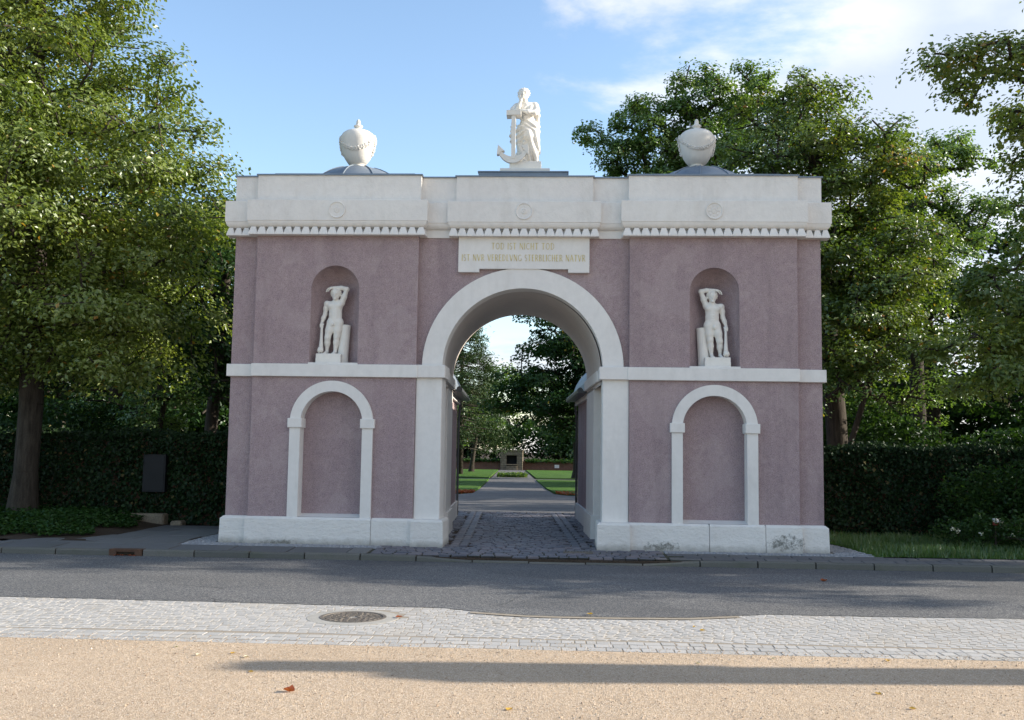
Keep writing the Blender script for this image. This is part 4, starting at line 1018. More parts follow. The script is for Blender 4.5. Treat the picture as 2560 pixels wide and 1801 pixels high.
# ------------------------------------------------------------------ robed figure with anchor on the roof
def hope_mesh():
    S = Sculpt((230, -220, -15), (860, 190, 1440), 5.6)
    P = lambda x, y, z: (x, y, 1475 - z)
    # skirt and legs under cloth
    S.cone(P(620, 20, 700), P(640, 30, 1420), 130, 110, 40)
    S.ell(P(635, 0, 760), (172, 110, 120), 40)
    S.chain([P(700, -10, 800), P(740, -10, 1000), P(765, 10, 1400)], (105, 92, 62), 40)
    S.chain([P(575, -30, 800), P(645, -95, 980), P(660, -60, 1010)], (110, 78, 70), 36)
    S.chain([P(660, -80, 990), P(720, -60, 1200), P(775, -70, 1400)], (72, 52, 40), 34)
    S.chain([P(500, 10, 820), P(490, 40, 1100), P(480, 60, 1400)], (95, 75, 70), 40)
    S.cone(P(560, 40, 1200), P(600, 60, 1420), 110, 120, 40)
    # cloth fall on the weight side and behind
    S.chain([P(790, 60, 620), P(800, 70, 1000), P(800, 70, 1320)], (40, 45, 38), 30)
    S.chain([P(360, 70, 700), P(340, 80, 900), P(335, 80, 1040)], (50, 42, 24), 30)
    # torso
    S.ell(P(600, 0, 560), (150, 95, 130), 35); S.ell(P(595, -5, 440), (160, 95, 110), 35)
    S.cone(P(430, 15, 385), P(735, 15, 375), 62, 66, 30)
    S.ell(P(540, -70, 470), (58, 45, 55), 22); S.ell(P(655, -70, 465), (58, 45, 55), 22)
    X, Y, Z = S.grid(); zz = 1475 - Z
    def win(a, b, c, d): return np.clip((zz - a)/(b - a), 0, 1) * np.clip((d - zz)/(d - c), 0, 1)
    fold = 13*np.sin((X - 0.22*(zz - 1000))/19.0 + 1.2*np.sin(zz/130)) * win(820, 1000, 1500, 1600) * (Y < 200)
    fold = fold + 12*np.sin(((X - 560)*0.55 + (zz - 900))/17.0) * win(760, 860, 1080, 1180) * np.clip((620 - X)/80, 0, 1)
    fold = fold + 8*np.sin(((X - 700)*0.7 - (zz - 720))/15.0) * win(640, 700, 820, 900)
    fold = fold + 6*np.sin((X*0.9 + zz*0.5)/15.0) * win(360, 400, 560, 640)
    S.v += fold
    # bare neck and head, turned a little, resting on the hand
    S.cone(P(575, 0, 390), P(545, -12, 270), 58, 50, 26)
    S.ell(P(540, -5, 165), (92, 105, 102), 20); S.ell(P(537, -42, 232), (64, 66, 66), 28)
    S.ell(P(540, 20, 150), (103, 108, 92), 12); S.ell(P(545, 105, 175), (55, 45, 48), 16)
    for i in range(34):
        a = i*2.39996; t = i/34; h_ = 62 + 115*t; rr_ = 100*math.sqrt(max(0.05, 1 - ((150 - h_)/95)**2))
        px, py = 540 + rr_*math.cos(a), 18 + rr_*1.06*math.sin(a)
        if not (py < -62 and h_ > 112): S.ell(P(px, py, h_), (22, 22, 15), 8)
    S.cone(P(495, -104, 150), P(580, -104, 150), 10, 10, 14)
    S.cone(P(537, -112, 160), P(536, -132, 212), 9, 15, 10)
    for e in (500, 574): S.ell(P(e, -116, 176), (21, 16, 13), 9, True); S.ell(P(e, -98, 176), (17, 13, 11), 5)
    S.cone(P(514, -116, 250), P(560, -116, 250), 5, 5, 6, True); S.ell(P(537, -102, 268), (26, 16, 14), 9)
    # arm propped on the anchor, hand at the cheek
    S.chain([P(405, 10, 400), P(362, -35, 470), P(385, -80, 525)], (66, 62, 48), 26)
    S.chain([P(400, -90, 525), P(455, -120, 430), P(492, -128, 325)], (46, 40, 28), 20)
    S.ell(P(490, -128, 290), (34, 24, 38), 14)
    for q, (dx, lz) in enumerate(((0, 175), (-13, 188), (-26, 205), (-38, 225))):
        S.chain([P(486 + dx*0.7, -138 + q*7, 272), P(480 + dx, -136 + q*9, 240), P(488 + dx, -122 + q*10, lz + 12)], (12, 11, 9), 6)
    S.chain([P(512, -138, 290), P(534, -140, 262), P(530, -134, 236)], (12, 11, 9), 6)
    # other arm lies across
    S.chain([P(745, 12, 395), P(768, -30, 480), P(735, -95, 545)], (68, 62, 50), 26)
    S.chain([P(735, -100, 545), P(620, -150, 545), P(520, -160, 520)], (48, 42, 29), 20)
    S.ell(P(485, -160, 520), (38, 24, 26), 14)
    for q in range(4): S.chain([P(465, -168 + q*4, 508 + q*11), P(440, -160, 514 + q*11), P(424, -146, 522 + q*11)], (11, 10, 9), 5)
    S.chain([P(490, -178, 505), P(468, -186, 496), P(450, -182, 500)], (11, 10, 8), 5)
    # sleeve cloth hanging from the crossing arm
    S.chain([P(760, -20, 470), P(790, 10, 560), P(790, 20, 640)], (40, 46, 30), 22); S.chain([P(690, -90, 520), P(640, -100, 590), P(560, -90, 640)], (30, 28, 20), 20)
    # feet
    S.cone(P(780, -70, 1420), P(790, -150, 1450), 34, 24, 16); S.cone(P(590, -40, 1430), P(560, -120, 1455), 36, 24, 16)
    return S.mesh()
HX, HY, HZ = 0.0, 1.0, 6.59
hope = empty('anchor_statue', (HX, HY, 6.285), 'white robed figure leaning on a large anchor, above the middle of the gate', 'statue')
hp, hf = hope_mesh(); hp = (hp - np.array([592, 0, 0]))*0.00099 + np.array([HX - 0.02, HY, HZ])
add('figure', hp, hf, STATUE, hope, smooth=True)
box('plinth_slab', -0.46, 0.41, HY-0.36, HY+0.36, 6.286, 6.435, STATUE, hope, 0.006)
box('footing', -0.30, 0.255, HY-0.24, HY+0.24, 6.436, 6.595, STATUE, hope, 0.006)
ak = 0.00099
def AP(x, z): return ((x - 592)*ak + HX - 0.02, (1475 - z)*ak + HZ)
def plate(poly, y0, y1):
    n = len(poly); p = [AP(*q) for q in poly]; v = [(a, y0, b) for a, b in p] + [(a, y1, b) for a, b in p]
    return v, [tuple(range(n)), tuple(range(2*n-1, n-1, -1))] + [(i, n+i, n+(i+1) % n, (i+1) % n) for i in range(n)]
def crescent():
    out, inn = [], []
    for i in range(25):
        t = -68 + 136*i/24; a = R(t); w = 0.5 + 0.5*math.cos(R(t*1.25))
        out.append((365 + 345*math.sin(a)*0.83, 1165 + 350*math.cos(a))); inn.append((365 + (345 - 38 - 40*w)*math.sin(a)*0.83, 1165 + (350 - 38 - 75*w)*math.cos(a)))
    V, F = [], []
    for y in (HY-0.30, HY-0.20):
        for q in out + inn: a, b = AP(*q); V.append((a, y, b))
    n = 25; m2 = 50
    for i in range(n-1):
        F += [(i, n+i, n+i+1, i+1), (m2+i, m2+i+1, m2+n+i+1, m2+n+i), (i, i+1, m2+i+1, m2+i), (n+i, m2+n+i, m2+n+i+1, n+i+1)]
    return V, F
anchor = add('anchor_shaft', *plate([(338, 640), (412, 640), (408, 1440), (342, 1440)], HY-0.31, HY-0.19), STATUE, hope)
add('anchor_stock', *plate([(248, 572), (505, 566), (505, 655), (248, 660)], HY-0.33, HY-0.10), STATUE, hope)
arms = add('anchor_arms', *crescent(), STATUE, hope)
add('anchor_fluke', *plate([(105, 1192), (222, 1302), (165, 1312), (120, 1368), (86, 1368)], HY-0.31, HY-0.19), STATUE, hope)
add('anchor_fluke', *plate([(640, 1196), (648, 1372), (602, 1330), (590, 1300), (520, 1215), (530, 1205)], HY-0.31, HY-0.19), STATUE, hope)

# ------------------------------------------------------------------ vegetation
def leaf_cards(pos, size, r, up_bias=0.6, droop=0.0, width=0.62, out=None):
    """one folded diamond per leaf; returns verts, quads"""
    n = len(pos)
    nrm = r.normal(size=(n, 3)); nrm /= np.linalg.norm(nrm, axis=1)[:, None] + 1e-9; nrm[:, 2] = np.abs(nrm[:, 2])
    nrm = nrm + np.array([0, 0, up_bias])
    if out is not None: nrm = nrm + out
    nrm /= np.linalg.norm(nrm, axis=1)[:, None] + 1e-9
    d = r.normal(size=(n, 3)); d[:, 2] -= droop; d -= nrm * (d*nrm).sum(1)[:, None]; d /= np.linalg.norm(d, axis=1)[:, None] + 1e-9
    e = np.cross(nrm, d); s = (size * r.uniform(0.65, 1.25, n))[:, None]
    mid = pos + d*s*0.05
    V = np.stack([pos - d*s*0.5, mid + e*s*width*0.5 + nrm*s*0.10, pos + d*s*0.55 - nrm*s*0.08, mid - e*s*width*0.5 + nrm*s*0.10], 1).reshape(-1, 3)
    F = np.arange(4*n).reshape(-1, 4)
    return V, F
def sample_ells(ells, n, r, shell):
    vol = np.array([e[3]*e[4] + e[4]*e[5] + e[3]*e[5] for e in ells]); vol = vol/vol.sum()
    k = r.choice(len(ells), n, p=vol); E_ = np.array(ells)[k]
    d = r.normal(size=(n, 3)); d /= np.linalg.norm(d, axis=1)[:, None]
    rad = r.uniform(0, 1, n)**shell
    return E_[:, :3] + d*rad[:, None]*E_[:, 3:6]
def skeleton(trunk, cl, r, rt, rmin=0.012):
    pos = []; par = []
    tp = [np.array(p, float) for p in trunk]
    pos.append(tp[0]); par.append(-1)
    for a, b in zip(tp[:-1], tp[1:]):
        n = max(1, int(np.linalg.norm(b-a)/0.5))
        for i in range(1, n+1): pos.append(a + (b-a)*i/n); par.append(len(pos)-2)
    nt = len(pos)
    fork = min(int(nt*0.42), nt-1)
    P = np.zeros((nt + len(cl)*6, 3)); P[:nt] = pos; m = nt
    axis = np.array(tp)
    order = np.argsort([min(np.linalg.norm(c - q) for q in pos[fork:]) for c in cl])
    for ci in order:
        c = cl[ci]; dd = P[:m] - c; dist = np.linalg.norm(dd, axis=1); cost = dist + 0.12*np.linalg.norm(P[:m] - pos[fork], axis=1)
        cost[:fork] += 50; cost = cost + np.maximum(0, P[:m, 2] - c[2] - 0.2)*0.6
        j = int(np.argmin(cost)); a = P[j]; L = dist[j]
        k = int(min(5, max(1, L/0.55)))
        bow = np.array([0, 0, 0.10*L]) + r.normal(size=3)*0.07*L
        prev = j
        for i in range(1, k+1):
            t = i/k; q = a + (c-a)*t + bow*math.sin(math.pi*t)*(1 if k > 1 else 0); P[m] = q; par.append(prev); prev = m; m += 1
    cnt = np.zeros(m); ch = np.zeros(m, int)
    for i in range(m-1, 0, -1):
        if ch[i] == 0: cnt[i] += 1
        cnt[par[i]] += cnt[i]; ch[par[i]] += 1
    rad = np.maximum(rmin, rt*(cnt/cnt[0])**0.46)
    # butt flare
    for i in range(nt):
        h = P[i, 2] - P[0, 2]; rad[i] = max(rad[i], rt*(1.0 - 0.05*h))
        if h < 0.6: rad[i] *= 1 + 0.45*(1 - h/0.6)**2
    return P[:m], par, rad, nt
def tubes(P, par, rad, n=6, skip=0.0, nt=0):
    V, F = [], []
    idx = [i for i in range(1, len(P)) if rad[i] > skip]
    A = P[[par[i] for i in idx]]; B = P[idx]; ra = np.minimum(rad[[par[i] for i in idx]], rad[idx]*1.6); rb = rad[idx]
    d = B - A; L = np.linalg.norm(d, axis=1)[:, None] + 1e-9; d = d/L
    u = np.cross(d, np.array([0.31, 0.2, 0.93])); u /= np.linalg.norm(u, axis=1)[:, None] + 1e-9; w = np.cross(d, u)
    t = np.arange(n)*2*np.pi/n; c, s = np.cos(t), np.sin(t)
    ring = u[:, None, :]*c[None, :, None] + w[:, None, :]*s[None, :, None]
    B2 = B + d*np.where(np.array(idx)[:, None] < nt, 0.0, np.minimum(rb[:, None]*0.5, 0.05))
    tr = np.array(idx) < nt; ra = np.where(tr, rad[[par[i] for i in idx]], ra)
    va = A[:, None, :] + ring*ra[:, None, None]; vb = B2[:, None, :] + ring*rb[:, None, None]
    V = np.concatenate([va, vb], 1).reshape(-1, 3)
    base = (np.arange(len(idx))*2*n)[:, None]
    k = np.arange(n); k2 = (k+1) % n
    F = np.stack([base + k, base + k2, base + n + k2, base + n + k], 2).reshape(-1, 4)
    return V, F
NLEAF = [0]
def tree(name, label, trunk, rt, ells, ncl, lpc, lsize, seed, leafm=None, bark=None, sig=0.38, flat=0.6, shell=0.45, droop=0.5, group=None, skip=0.0, up_bias=0.35, ppad=7, ntube=7, cut=None):
    r = np.random.default_rng(seed)
    root = empty(name, trunk[0], label, 'tree', group)
    npad = max(5, ncl // ppad); cand = sample_ells(ells, npad*6, r, shell); pads = [cand[0]]
    for _ in range(npad - 1):                                    # spread the leaf pads apart
        c6 = cand[r.integers(0, len(cand), 12)]; dm = np.min(np.linalg.norm(c6[:, None] - np.array(pads)[None], axis=2), axis=1); pads.append(c6[int(np.argmax(dm))])
    pads = np.array(pads); pi = r.integers(0, npad, ncl); prs = sig*2.3*r.uniform(0.7, 1.25, npad)
    d = r.normal(size=(ncl, 3)); d[:, 2] = np.abs(d[:, 2])*0.9 - 0.15; d /= np.linalg.norm(d, axis=1)[:, None]
    cl = pads[pi] + d*prs[pi][:, None]*np.array([1, 1, 0.62])*(r.uniform(0.15, 1, ncl)**0.4)[:, None]
    P, par, rad, nt = skeleton(trunk, cl, r, rt)
    V, F = tubes(P, par, rad, ntube if rt < 0.2 else 11, skip, nt); add('trunk', V, F, bark or BARK, root, smooth=True)
    n = ncl*lpc; ci = np.repeat(np.arange(ncl), lpc)
    off = np.clip(r.normal(size=(n, 3)), -1.4, 1.4)*np.array([sig, sig, sig*flat]); off[:, 2] -= 0.08*np.abs(off[:, 0])
    # leaves also sit along the last stretch of the twig
    cen = cl[ci]; pos = cen + off*0.72*r.uniform(0.6, 1.25, ncl)[ci][:, None]
    outv = pos - pads[pi][ci]; outv[:, 2] += 0.3*sig; outv /= np.linalg.norm(outv, axis=1)[:, None] + 1e-9
    tc = r.normal(0.42, 0.13, npad)[pi][ci]; tone = np.clip(tc + r.normal(0, 0.13, n), 0.0, 0.90); yl = r.uniform(0, 1, n) < 0.012; tone[yl] = r.uniform(0.93, 1.0, yl.sum())
    ysp = r.uniform(0, 1, ncl) < 0.012; yy = ysp[ci] & (r.uniform(0, 1, n) < 0.6); tone[yy] = r.uniform(0.92, 0.99, yy.sum())
    if cut is not None:
        keep = cut(pos); pos, tone, outv = pos[keep], tone[keep], outv[keep]
    V, F = leaf_cards(pos, lsize, r, up_bias, droop, 0.66, outv*1.0); NLEAF[0] += len(pos)
    add('crown', V, F, leafm or LEAF_DARK, root, attr=np.repeat(tone, 4))
    return root

# tall lime tree in front of the ivy wall
tree('lime_tree', 'tall sunlit lime tree with thick grey trunk, standing before the ivy wall', [(-9.75,2.70,0.05),(-9.72,2.7,1.0),(-9.70,2.72,2.3),(-9.78,2.75,4.5),(-9.95,2.8,7.5),(-10.05,2.8,11.0),(-10.1,2.8,13.0)], 0.225,
     [(-9.8,2.6,5.2,3.9,3.3,1.8), (-9.9,2.6,6.6,3.75,3.4,1.8), (-10.3,2.7,8.3,3.0,3.0,1.9), (-10.4,2.7,10.2,2.5,2.7,2.4), (-10.9,2.7,12.4,1.8,2.0,2.0), (-8.6,2.4,3.9,2.3,2.2,0.9), (-10.5,2.4,4.0,2.6,2.0,1.0), (-9.2,1.9,3.0,2.4,1.5,0.5), (-10.4,1.7,2.9,1.3,1.0,0.4), (-7.6,2.2,3.2,1.4,1.2,0.5)],
     1850, 100, 0.095, 1, LEAF_LIME, BARK, 0.40, 0.62, 0.40, 0.9)
# trees in the park behind the ivy wall on that side
G1 = 'park trees behind the ivy wall beside the lime tree'
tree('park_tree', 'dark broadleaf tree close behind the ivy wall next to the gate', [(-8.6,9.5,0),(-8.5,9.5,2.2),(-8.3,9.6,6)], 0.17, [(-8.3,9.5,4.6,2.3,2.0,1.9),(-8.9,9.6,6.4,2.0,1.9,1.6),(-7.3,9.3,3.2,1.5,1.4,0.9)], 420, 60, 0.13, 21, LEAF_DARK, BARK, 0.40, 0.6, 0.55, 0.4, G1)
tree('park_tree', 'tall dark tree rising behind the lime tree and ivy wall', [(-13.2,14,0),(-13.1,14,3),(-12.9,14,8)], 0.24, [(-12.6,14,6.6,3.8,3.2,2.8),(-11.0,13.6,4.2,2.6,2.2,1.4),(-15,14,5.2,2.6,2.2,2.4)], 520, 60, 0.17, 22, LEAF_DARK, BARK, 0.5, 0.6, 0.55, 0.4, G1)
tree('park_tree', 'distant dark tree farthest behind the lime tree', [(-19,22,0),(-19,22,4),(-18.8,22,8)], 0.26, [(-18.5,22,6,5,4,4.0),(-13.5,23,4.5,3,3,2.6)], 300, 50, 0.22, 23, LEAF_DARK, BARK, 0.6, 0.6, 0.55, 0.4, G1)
tree('park_tree', 'light green small tree with sunlit leaves just above the ivy wall', [(-10.9,11.5,0),(-10.8,11.5,1.4),(-10.6,11.6,2.9)], 0.09, [(-10.6,11.5,2.7,1.5,1.3,0.9),(-12.4,12,2.4,1.1,1.1,0.7)], 90, 60, 0.10, 24, LEAF_ASH, BARK, 0.32, 0.6, 0.6, 0.4, G1)
# trees behind the gate on the other side
G2 = 'park trees rising behind the gate'
tree('ash_tree', 'airy light green tree whose tufted top rises behind the gate roof', [(5.0,16,0),(4.9,16,4),(4.7,16,6.5),(4.75,15.8,8.6)], 0.22,
     [(3.1,15,12.0,0.75,0.9,1.05),(5.0,15,12.8,0.95,1.0,1.2),(6.7,15.6,13.0,0.75,0.9,0.95),(1.75,15,11.8,0.4,0.5,0.3),(2.5,15,10.7,0.6,0.7,0.5),(4.0,15.2,11.0,1.1,1.0,0.6),(5.5,15.2,11.2,1.2,1.1,0.8),(3.6,15.2,9.4,2.0,1.6,0.9),(4.6,15.3,11.9,1.2,1.0,0.9),(5.9,15.4,12.1,1.0,1.0,0.9),(2.9,15.2,11.2,0.9,0.9,0.6)], 700, 70, 0.11, 31, LEAF_ASH, BARK, 0.27, 0.6, 0.5, 0.4, G2)
tree('maple_tree', 'large dense maple with yellowing leaves beside the gate end', [(7.7,9.2,0),(7.6,9.2,2.4),(7.4,9.2,5),(7.2,9.2,9)], 0.26,
     [(6.7,9.0,9.4,1.6,1.7,1.6),(7.6,9.0,8.2,2.1,2.0,1.8),(7.8,9.0,6.4,2.3,2.2,2.2),(5.9,9.2,8.3,1.6,1.6,1.2),(7.9,8.6,4.4,1.9,1.8,1.2)], 900, 90, 0.105, 32, LEAF_MAPLE, BARK, 0.36, 0.6, 0.42, 0.5, G2)
tree('ash_tree', 'light green tree with ragged open top beyond the maple', [(11.6,14.5,0),(11.5,14.5,4),(11.3,14.4,9)], 0.22,
     [(11.2,14,10.0,1.3,1.3,1.3),(12.5,14,10.6,0.9,1.0,0.7),(11.2,14,8.2,2.1,1.9,1.7),(10.2,13.6,6.2,1.9,1.7,1.8),(12.9,14,8.6,0.9,1.0,0.9)], 420, 76, 0.115, 33, LEAF_ASH, BARK, 0.30, 0.6, 0.5, 0.4, G2)
tree('park_tree', 'slender multi stemmed young tree with bare dark limbs above the hedge wall', [(7.4,7.8,0),(7.45,7.8,1.5),(7.8,7.8,2.6),(8.1,7.8,3.6)], 0.07,
     [(8.0,7.8,3.3,1.5,1.2,0.7),(9.3,7.8,2.9,1.3,1.1,0.6),(6.4,7.8,2.8,0.9,0.9,0.6)], 110, 42, 0.085, 34, LEAF_ASH, BARK, 0.30, 0.6, 0.7, 0.4, G2)
tree('park_tree', 'dark tree filling the gap far behind the hedge wall', [(14,20,0),(14,20,4),(13.8,20,8)], 0.25, [(12.5,20,5.4,3.6,3.2,3.0),(16,19,6,3.6,3.2,3.6),(9.6,21,3.6,2.4,2.4,1.7)], 380, 52, 0.20, 35, LEAF_DARK, BARK, 0.55, 0.6, 0.55, 0.4, G2)
# near street tree, its trunk just beyond the picture edge
tree('street_lime', 'near lime tree reaching in from the edge with a long bare branch on top', [(11.2,1.9,0),(11.15,1.9,1.6),(11.1,1.9,3.6),(11.0,1.8,6.5),(11.2,1.8,9.5)], 0.24,
     [(8.7,1.2,8.5,1.55,0.9,0.55),(7.7,1.1,8.3,0.8,0.7,0.5),(9.0,1.1,7.1,0.85,0.9,0.45),(9.0,1.5,4.8,1.15,1.3,0.9),(8.9,1.9,3.3,1.4,1.5,0.85),(10.8,1.7,4.4,1.9,2.3,1.7),(11.2,1.7,7.6,2.2,2.6,2.2),(11.6,1.7,10.0,1.8,2.2,1.4),(9.6,1.6,5.9,0.8,1.0,0.5)],
     900, 84, 0.098, 41, LEAF_LIME, BARK, 0.30, 0.6, 0.5, 0.9)
# further street trees beyond the picture edge, which shade the footway and road
G3 = 'street trees outside the picture that shade the road'
tree('street_tree', 'street lime outside the picture, next along the footway', [(19.5,1.2,0),(19.5,1.2,3),(19.5,1.2,8)], 0.25, [(19.5,1.3,5.6,3.0,2.5,2.4),(19.5,1.5,8.6,2.6,2.2,2.0),(19.0,-1.5,6.2,1.5,0.8,0.6)], 240, 46, 0.20, 42, LEAF_LIME, BARK, 0.45, 0.6, 0.5, 0.6, G3)
tree('street_tree', 'street lime outside the picture, far along the footway', [(28,1.6,0),(28,1.6,3),(28,1.6,8)], 0.25, [(28,1.7,6.2,3.2,2.7,3.0),(28,2.0,9.6,2.6,2.3,2.2),(27.5,-1.0,8.6,1.8,0.9,0.6)], 240, 46, 0.20, 43, LEAF_LIME, BARK, 0.45, 0.6, 0.5, 0.6, G3)
# a cut-back bare trunk beyond the edge: its long shadow crosses the gravel
cut = empty('bare_trunk', (14.0, -7.30, -0.15), 'cut back bare tree trunk outside the picture whose shadow lies across the gravel', 'tree')
v, f = tube([(14.0,-7.34,-0.2),(14.0,-7.34,1.2),(14.02,-7.35,3.0),(14.0,-7.34,4.3),(14.0,-7.34,5.0),(14.0,-7.28,5.15)], [0.35,0.30,0.29,0.29,0.30,0.22], 14); add('trunk', v, f, BARK, cut, smooth=True)
v, f = tube([(14.0,-7.20,4.3),(14.0,-7.12,5.0),(14.0,-7.10,5.62)], [0.22,0.21,0.19], 12); add('limb_stub', v, f, BARK, cut, smooth=True)

# park trees seen through the arch
G4 = 'park trees seen through the arch'
def pine(name, label, base, h, rb, seed, n=150, lp=60):
    r = np.random.default_rng(seed); root = empty(name, base, label, 'tree', G4)
    b = np.array(base); v, f = tube([b, b + (0, 0, h*0.5), b + (0, 0, h)], [0.2, 0.13, 0.03], 7); add('trunk', v, f, BARK, root, smooth=True)
    t = r.uniform(0.0, 1.0, n)**0.8; z = h*(0.16 + 0.84*t); rad = rb*(1 - t)**0.75*r.uniform(0.55, 1.05, n) + 0.1; a = r.uniform(0, 6.283, n)
    c = np.stack([b[0] + rad*np.cos(a), b[1] + rad*np.sin(a), b[2] + z - 0.12*rad], 1)
    parts = [tube([(b[0], b[1], q[2] + 0.25), q], [0.035, 0.01], 4) for q in c]; v, f = join(parts); add('branches', v, f, BARK, root)
    k = n*lp; ci = np.repeat(np.arange(n), lp); pos = c[ci] + r.normal(size=(k, 3))*np.array([0.28, 0.28, 0.15])
    V, F = leaf_cards(pos, 0.24, r, 0.2, 0.0, 0.22); add('crown', V, F, NEEDLE, root, attr=np.repeat(np.clip(r.normal(0.45, 0.2, k), 0, 1), 4))
pine('pine_tree', 'dark pine with a pointed top seen through the arch', (-5.4, 45, 0), 10.6, 3.1, 51, 300, 80)
tree('maple_tree', 'great dark maple seen through the arch with trunk at the lawn edge', [(1.75,39,0),(1.75,39,1.6),(1.6,39,4),(1.7,39,8)], 0.30,
     [(1.9,39,7.4,3.4,3.2,2.9),(0.2,38.6,5.2,2.8,2.4,2.0),(2.2,38,3.4,3.0,2.6,1.2),(-1.3,38.8,4.8,1.7,1.6,1.5),(3.6,39,5.6,3.2,3,3.2)], 640, 62, 0.20, 52, LEAF_DARK, BARK, 0.50, 0.55, 0.5, 0.5, G4)
tree('park_tree', 'small light green tree by the far lawn seen through the arch', [(-5.3,52,0),(-5.2,52,1.1),(-5.0,52,2.6)], 0.16, [(-4.9,51.6,2.6,1.5,1.4,1.0),(-6.2,52,3.6,1.7,1.5,1.3)], 90, 52, 0.19, 53, LEAF_ASH, BARK, 0.36, 0.6, 0.6, 0.5, G4)
tree('park_tree', 'leaning pale stemmed little tree on the far lawn', [(-6.4,50,0),(-6.25,50,0.8),(-6.45,50,1.8)], 0.09, [(-6.6,49.8,1.9,0.9,0.8,0.8)], 40, 46, 0.17, 54, LEAF_ASH, BARK_PALE, 0.3, 0.7, 0.6, 0.5, G4)
for i, (x, y, h_, w_, lab) in enumerate(((-11, 70, 8.0, 4.4, 'tall leafy tree behind the far wall, beyond the pine'), (-5, 72, 8.6, 4.2, 'tall dark tree behind the memorial on its pine side'), (0.5, 70, 7.6, 4.0, 'tall light green tree behind the memorial on its maple side'),
        (6.5, 69, 8.8, 4.4, 'tall leafy tree behind the far wall, beyond the great maple'), (-8.5, 66, 3.6, 3.0, 'low leafy tree behind the far wall at the foot of the pine'), (2.5, 66, 3.4, 3.0, 'low leafy tree behind the far wall near the white tablet'))):
    tree('park_tree', lab, [(x,y,0),(x,y,h_*0.3),(x,y,h_*0.8)], 0.2, [(x,y,h_*0.58,w_,w_*0.8,h_*0.42)], 180, 50, 0.26, 60+i, (LEAF_DARK, LEAF_ASH)[i % 2], BARK, 0.6, 0.6, 0.5, 0.4, 'row of trees behind the far wall', 0.03)

# the wood at the back of the park reads as one mass
def wood(name, label, x0, x1, y0, y1, h, n, seed, size=0.34):
    r = np.random.default_rng(seed); x = r.uniform(x0, x1, n); y = y0 + (y1-y0)*r.uniform(0, 1, n)**1.5
    top = h*(0.72 + 0.16*np.sin(x*0.55 + seed) + 0.10*np.sin(x*1.37 + 2*seed) + 0.05*np.sin(x*3.1))
    z = top*r.uniform(0.0, 1, n)**0.75; b = 0.5*np.sin(z*1.9 + x*1.2) + 0.5*np.sin(x*2.3 - z)
    V, F = leaf_cards(np.stack([x, y + b*(0.4 if size < 0.3 else 1), z], 1), size, r, 0.4, 0.3)
    add(name, V, F, LEAF_DARK, attr=np.repeat(np.clip(r.normal(0.4, 0.2, n), 0, 0.9), 4), kind='stuff', label=label, category='woodland')
wood('far_woods', 'dark mass of trees at the back of the park, lime tree side', -46, -7, 27, 33, 8.5, 58000, 1)
wood('far_woods', 'dark mass of trees at the back of the park, maple side', 6.5, 46, 27, 33, 8.2, 62000, 2)
wood('far_undergrowth', 'bushes and saplings just behind the ivy wall on the lime tree side', -22, -5.6, 10.5, 13, 3.0, 26000, 3, 0.15)
wood('far_undergrowth', 'bushes and saplings just behind the ivy wall on the maple side', 5.4, 24, 10.6, 13.5, 3.6, 40000, 4, 0.15)
wood('far_woods', 'dark shrubs and trees behind the memorial at the end of the park path', -24, 20, 64, 68, 5.4, 20000, 5, 0.32)

# ivy-clad cemetery walls
BRICK = stone_mat('old_brick', (0.16, 0.085, 0.06), (0.22, 0.125, 0.085), 5, 40, 0.4, 0.5, 0.01)
def ivy_wall(x0, x1, y, h, lab, seed, hole=None):
    r = np.random.default_rng(seed)
    root = empty('ivy_wall', ((x0+x1)/2, y, 0), lab, 'wall')
    box('wall_core', x0, x1, y, y+0.32, -0.1, h-0.12, BRICK, root, 0.01)
    n = int((x1-x0)*2600); X = r.uniform(x0, x1, n); Z = r.uniform(0.0, 1, n)**0.9*h - 0.02
    und = 0.10*np.sin(X*2.1) + 0.07*np.sin(X*5.3 + Z*3) + 0.05*np.sin(Z*7 + X)
    Yv = y - 0.04 - np.abs(r.normal(0, 0.06, n)) - np.abs(und)
    pos = np.stack([X, Yv, Z], 1)
    nt_ = int((x1-x0)*700); Xt = r.uniform(x0, x1, nt_); pos2 = np.stack([Xt, r.uniform(y-0.2, y+0.5, nt_), h - 0.12 + np.abs(r.normal(0, 0.07, nt_)) + 0.05*np.sin(Xt*3)], 1)
    pos = np.concatenate([pos, pos2])
    if hole:
        k = ~((pos[:, 0] > hole[0]) & (pos[:, 0] < hole[1]) & (pos[:, 2] > hole[2]) & (pos[:, 2] < hole[3])); pos = pos[k]
    V, F = leaf_cards(pos, 0.075, r, 0.15, 0.8, 0.85, np.array([0, -0.9, 0.0]))
    tn = np.clip(r.normal(0.4, 0.22, len(pos)), 0, 0.96); tn[r.uniform(0, 1, len(pos)) < 0.01] = 1.0
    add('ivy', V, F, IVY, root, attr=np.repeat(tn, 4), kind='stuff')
    parts = []
    for i in range(int((x1-x0)*3)):
        xx = r.uniform(x0, x1); z0 = r.uniform(0.1, h*0.7); pts = [(xx, y-0.2, z0)]
        for q in range(5): pts.append((pts[-1][0] + r.normal(0, 0.10), y - 0.20 + 0.04*math.sin(q), min(h, pts[-1][2] + r.uniform(0.05, 0.22))))
        parts.append(tube(pts, 0.006, 4))
    add('ivy_stems', *join(parts), BARK, root, kind='stuff')
    return root
ivy_wall(-16, -4.95, 3.55, 1.80, 'ivy covered wall with a dark plaque behind the lime trunk', 71, (-7.66, -7.20, 0.62, 1.36))
ivy_wall(4.95, 17, 3.70, 1.72, 'ivy covered wall running behind the rose bushes', 72)
pl = empty('wall_plaque', (-7.43, 3.36, 0.6), 'dark upright memorial plaque set in the ivy wall', 'plaque')
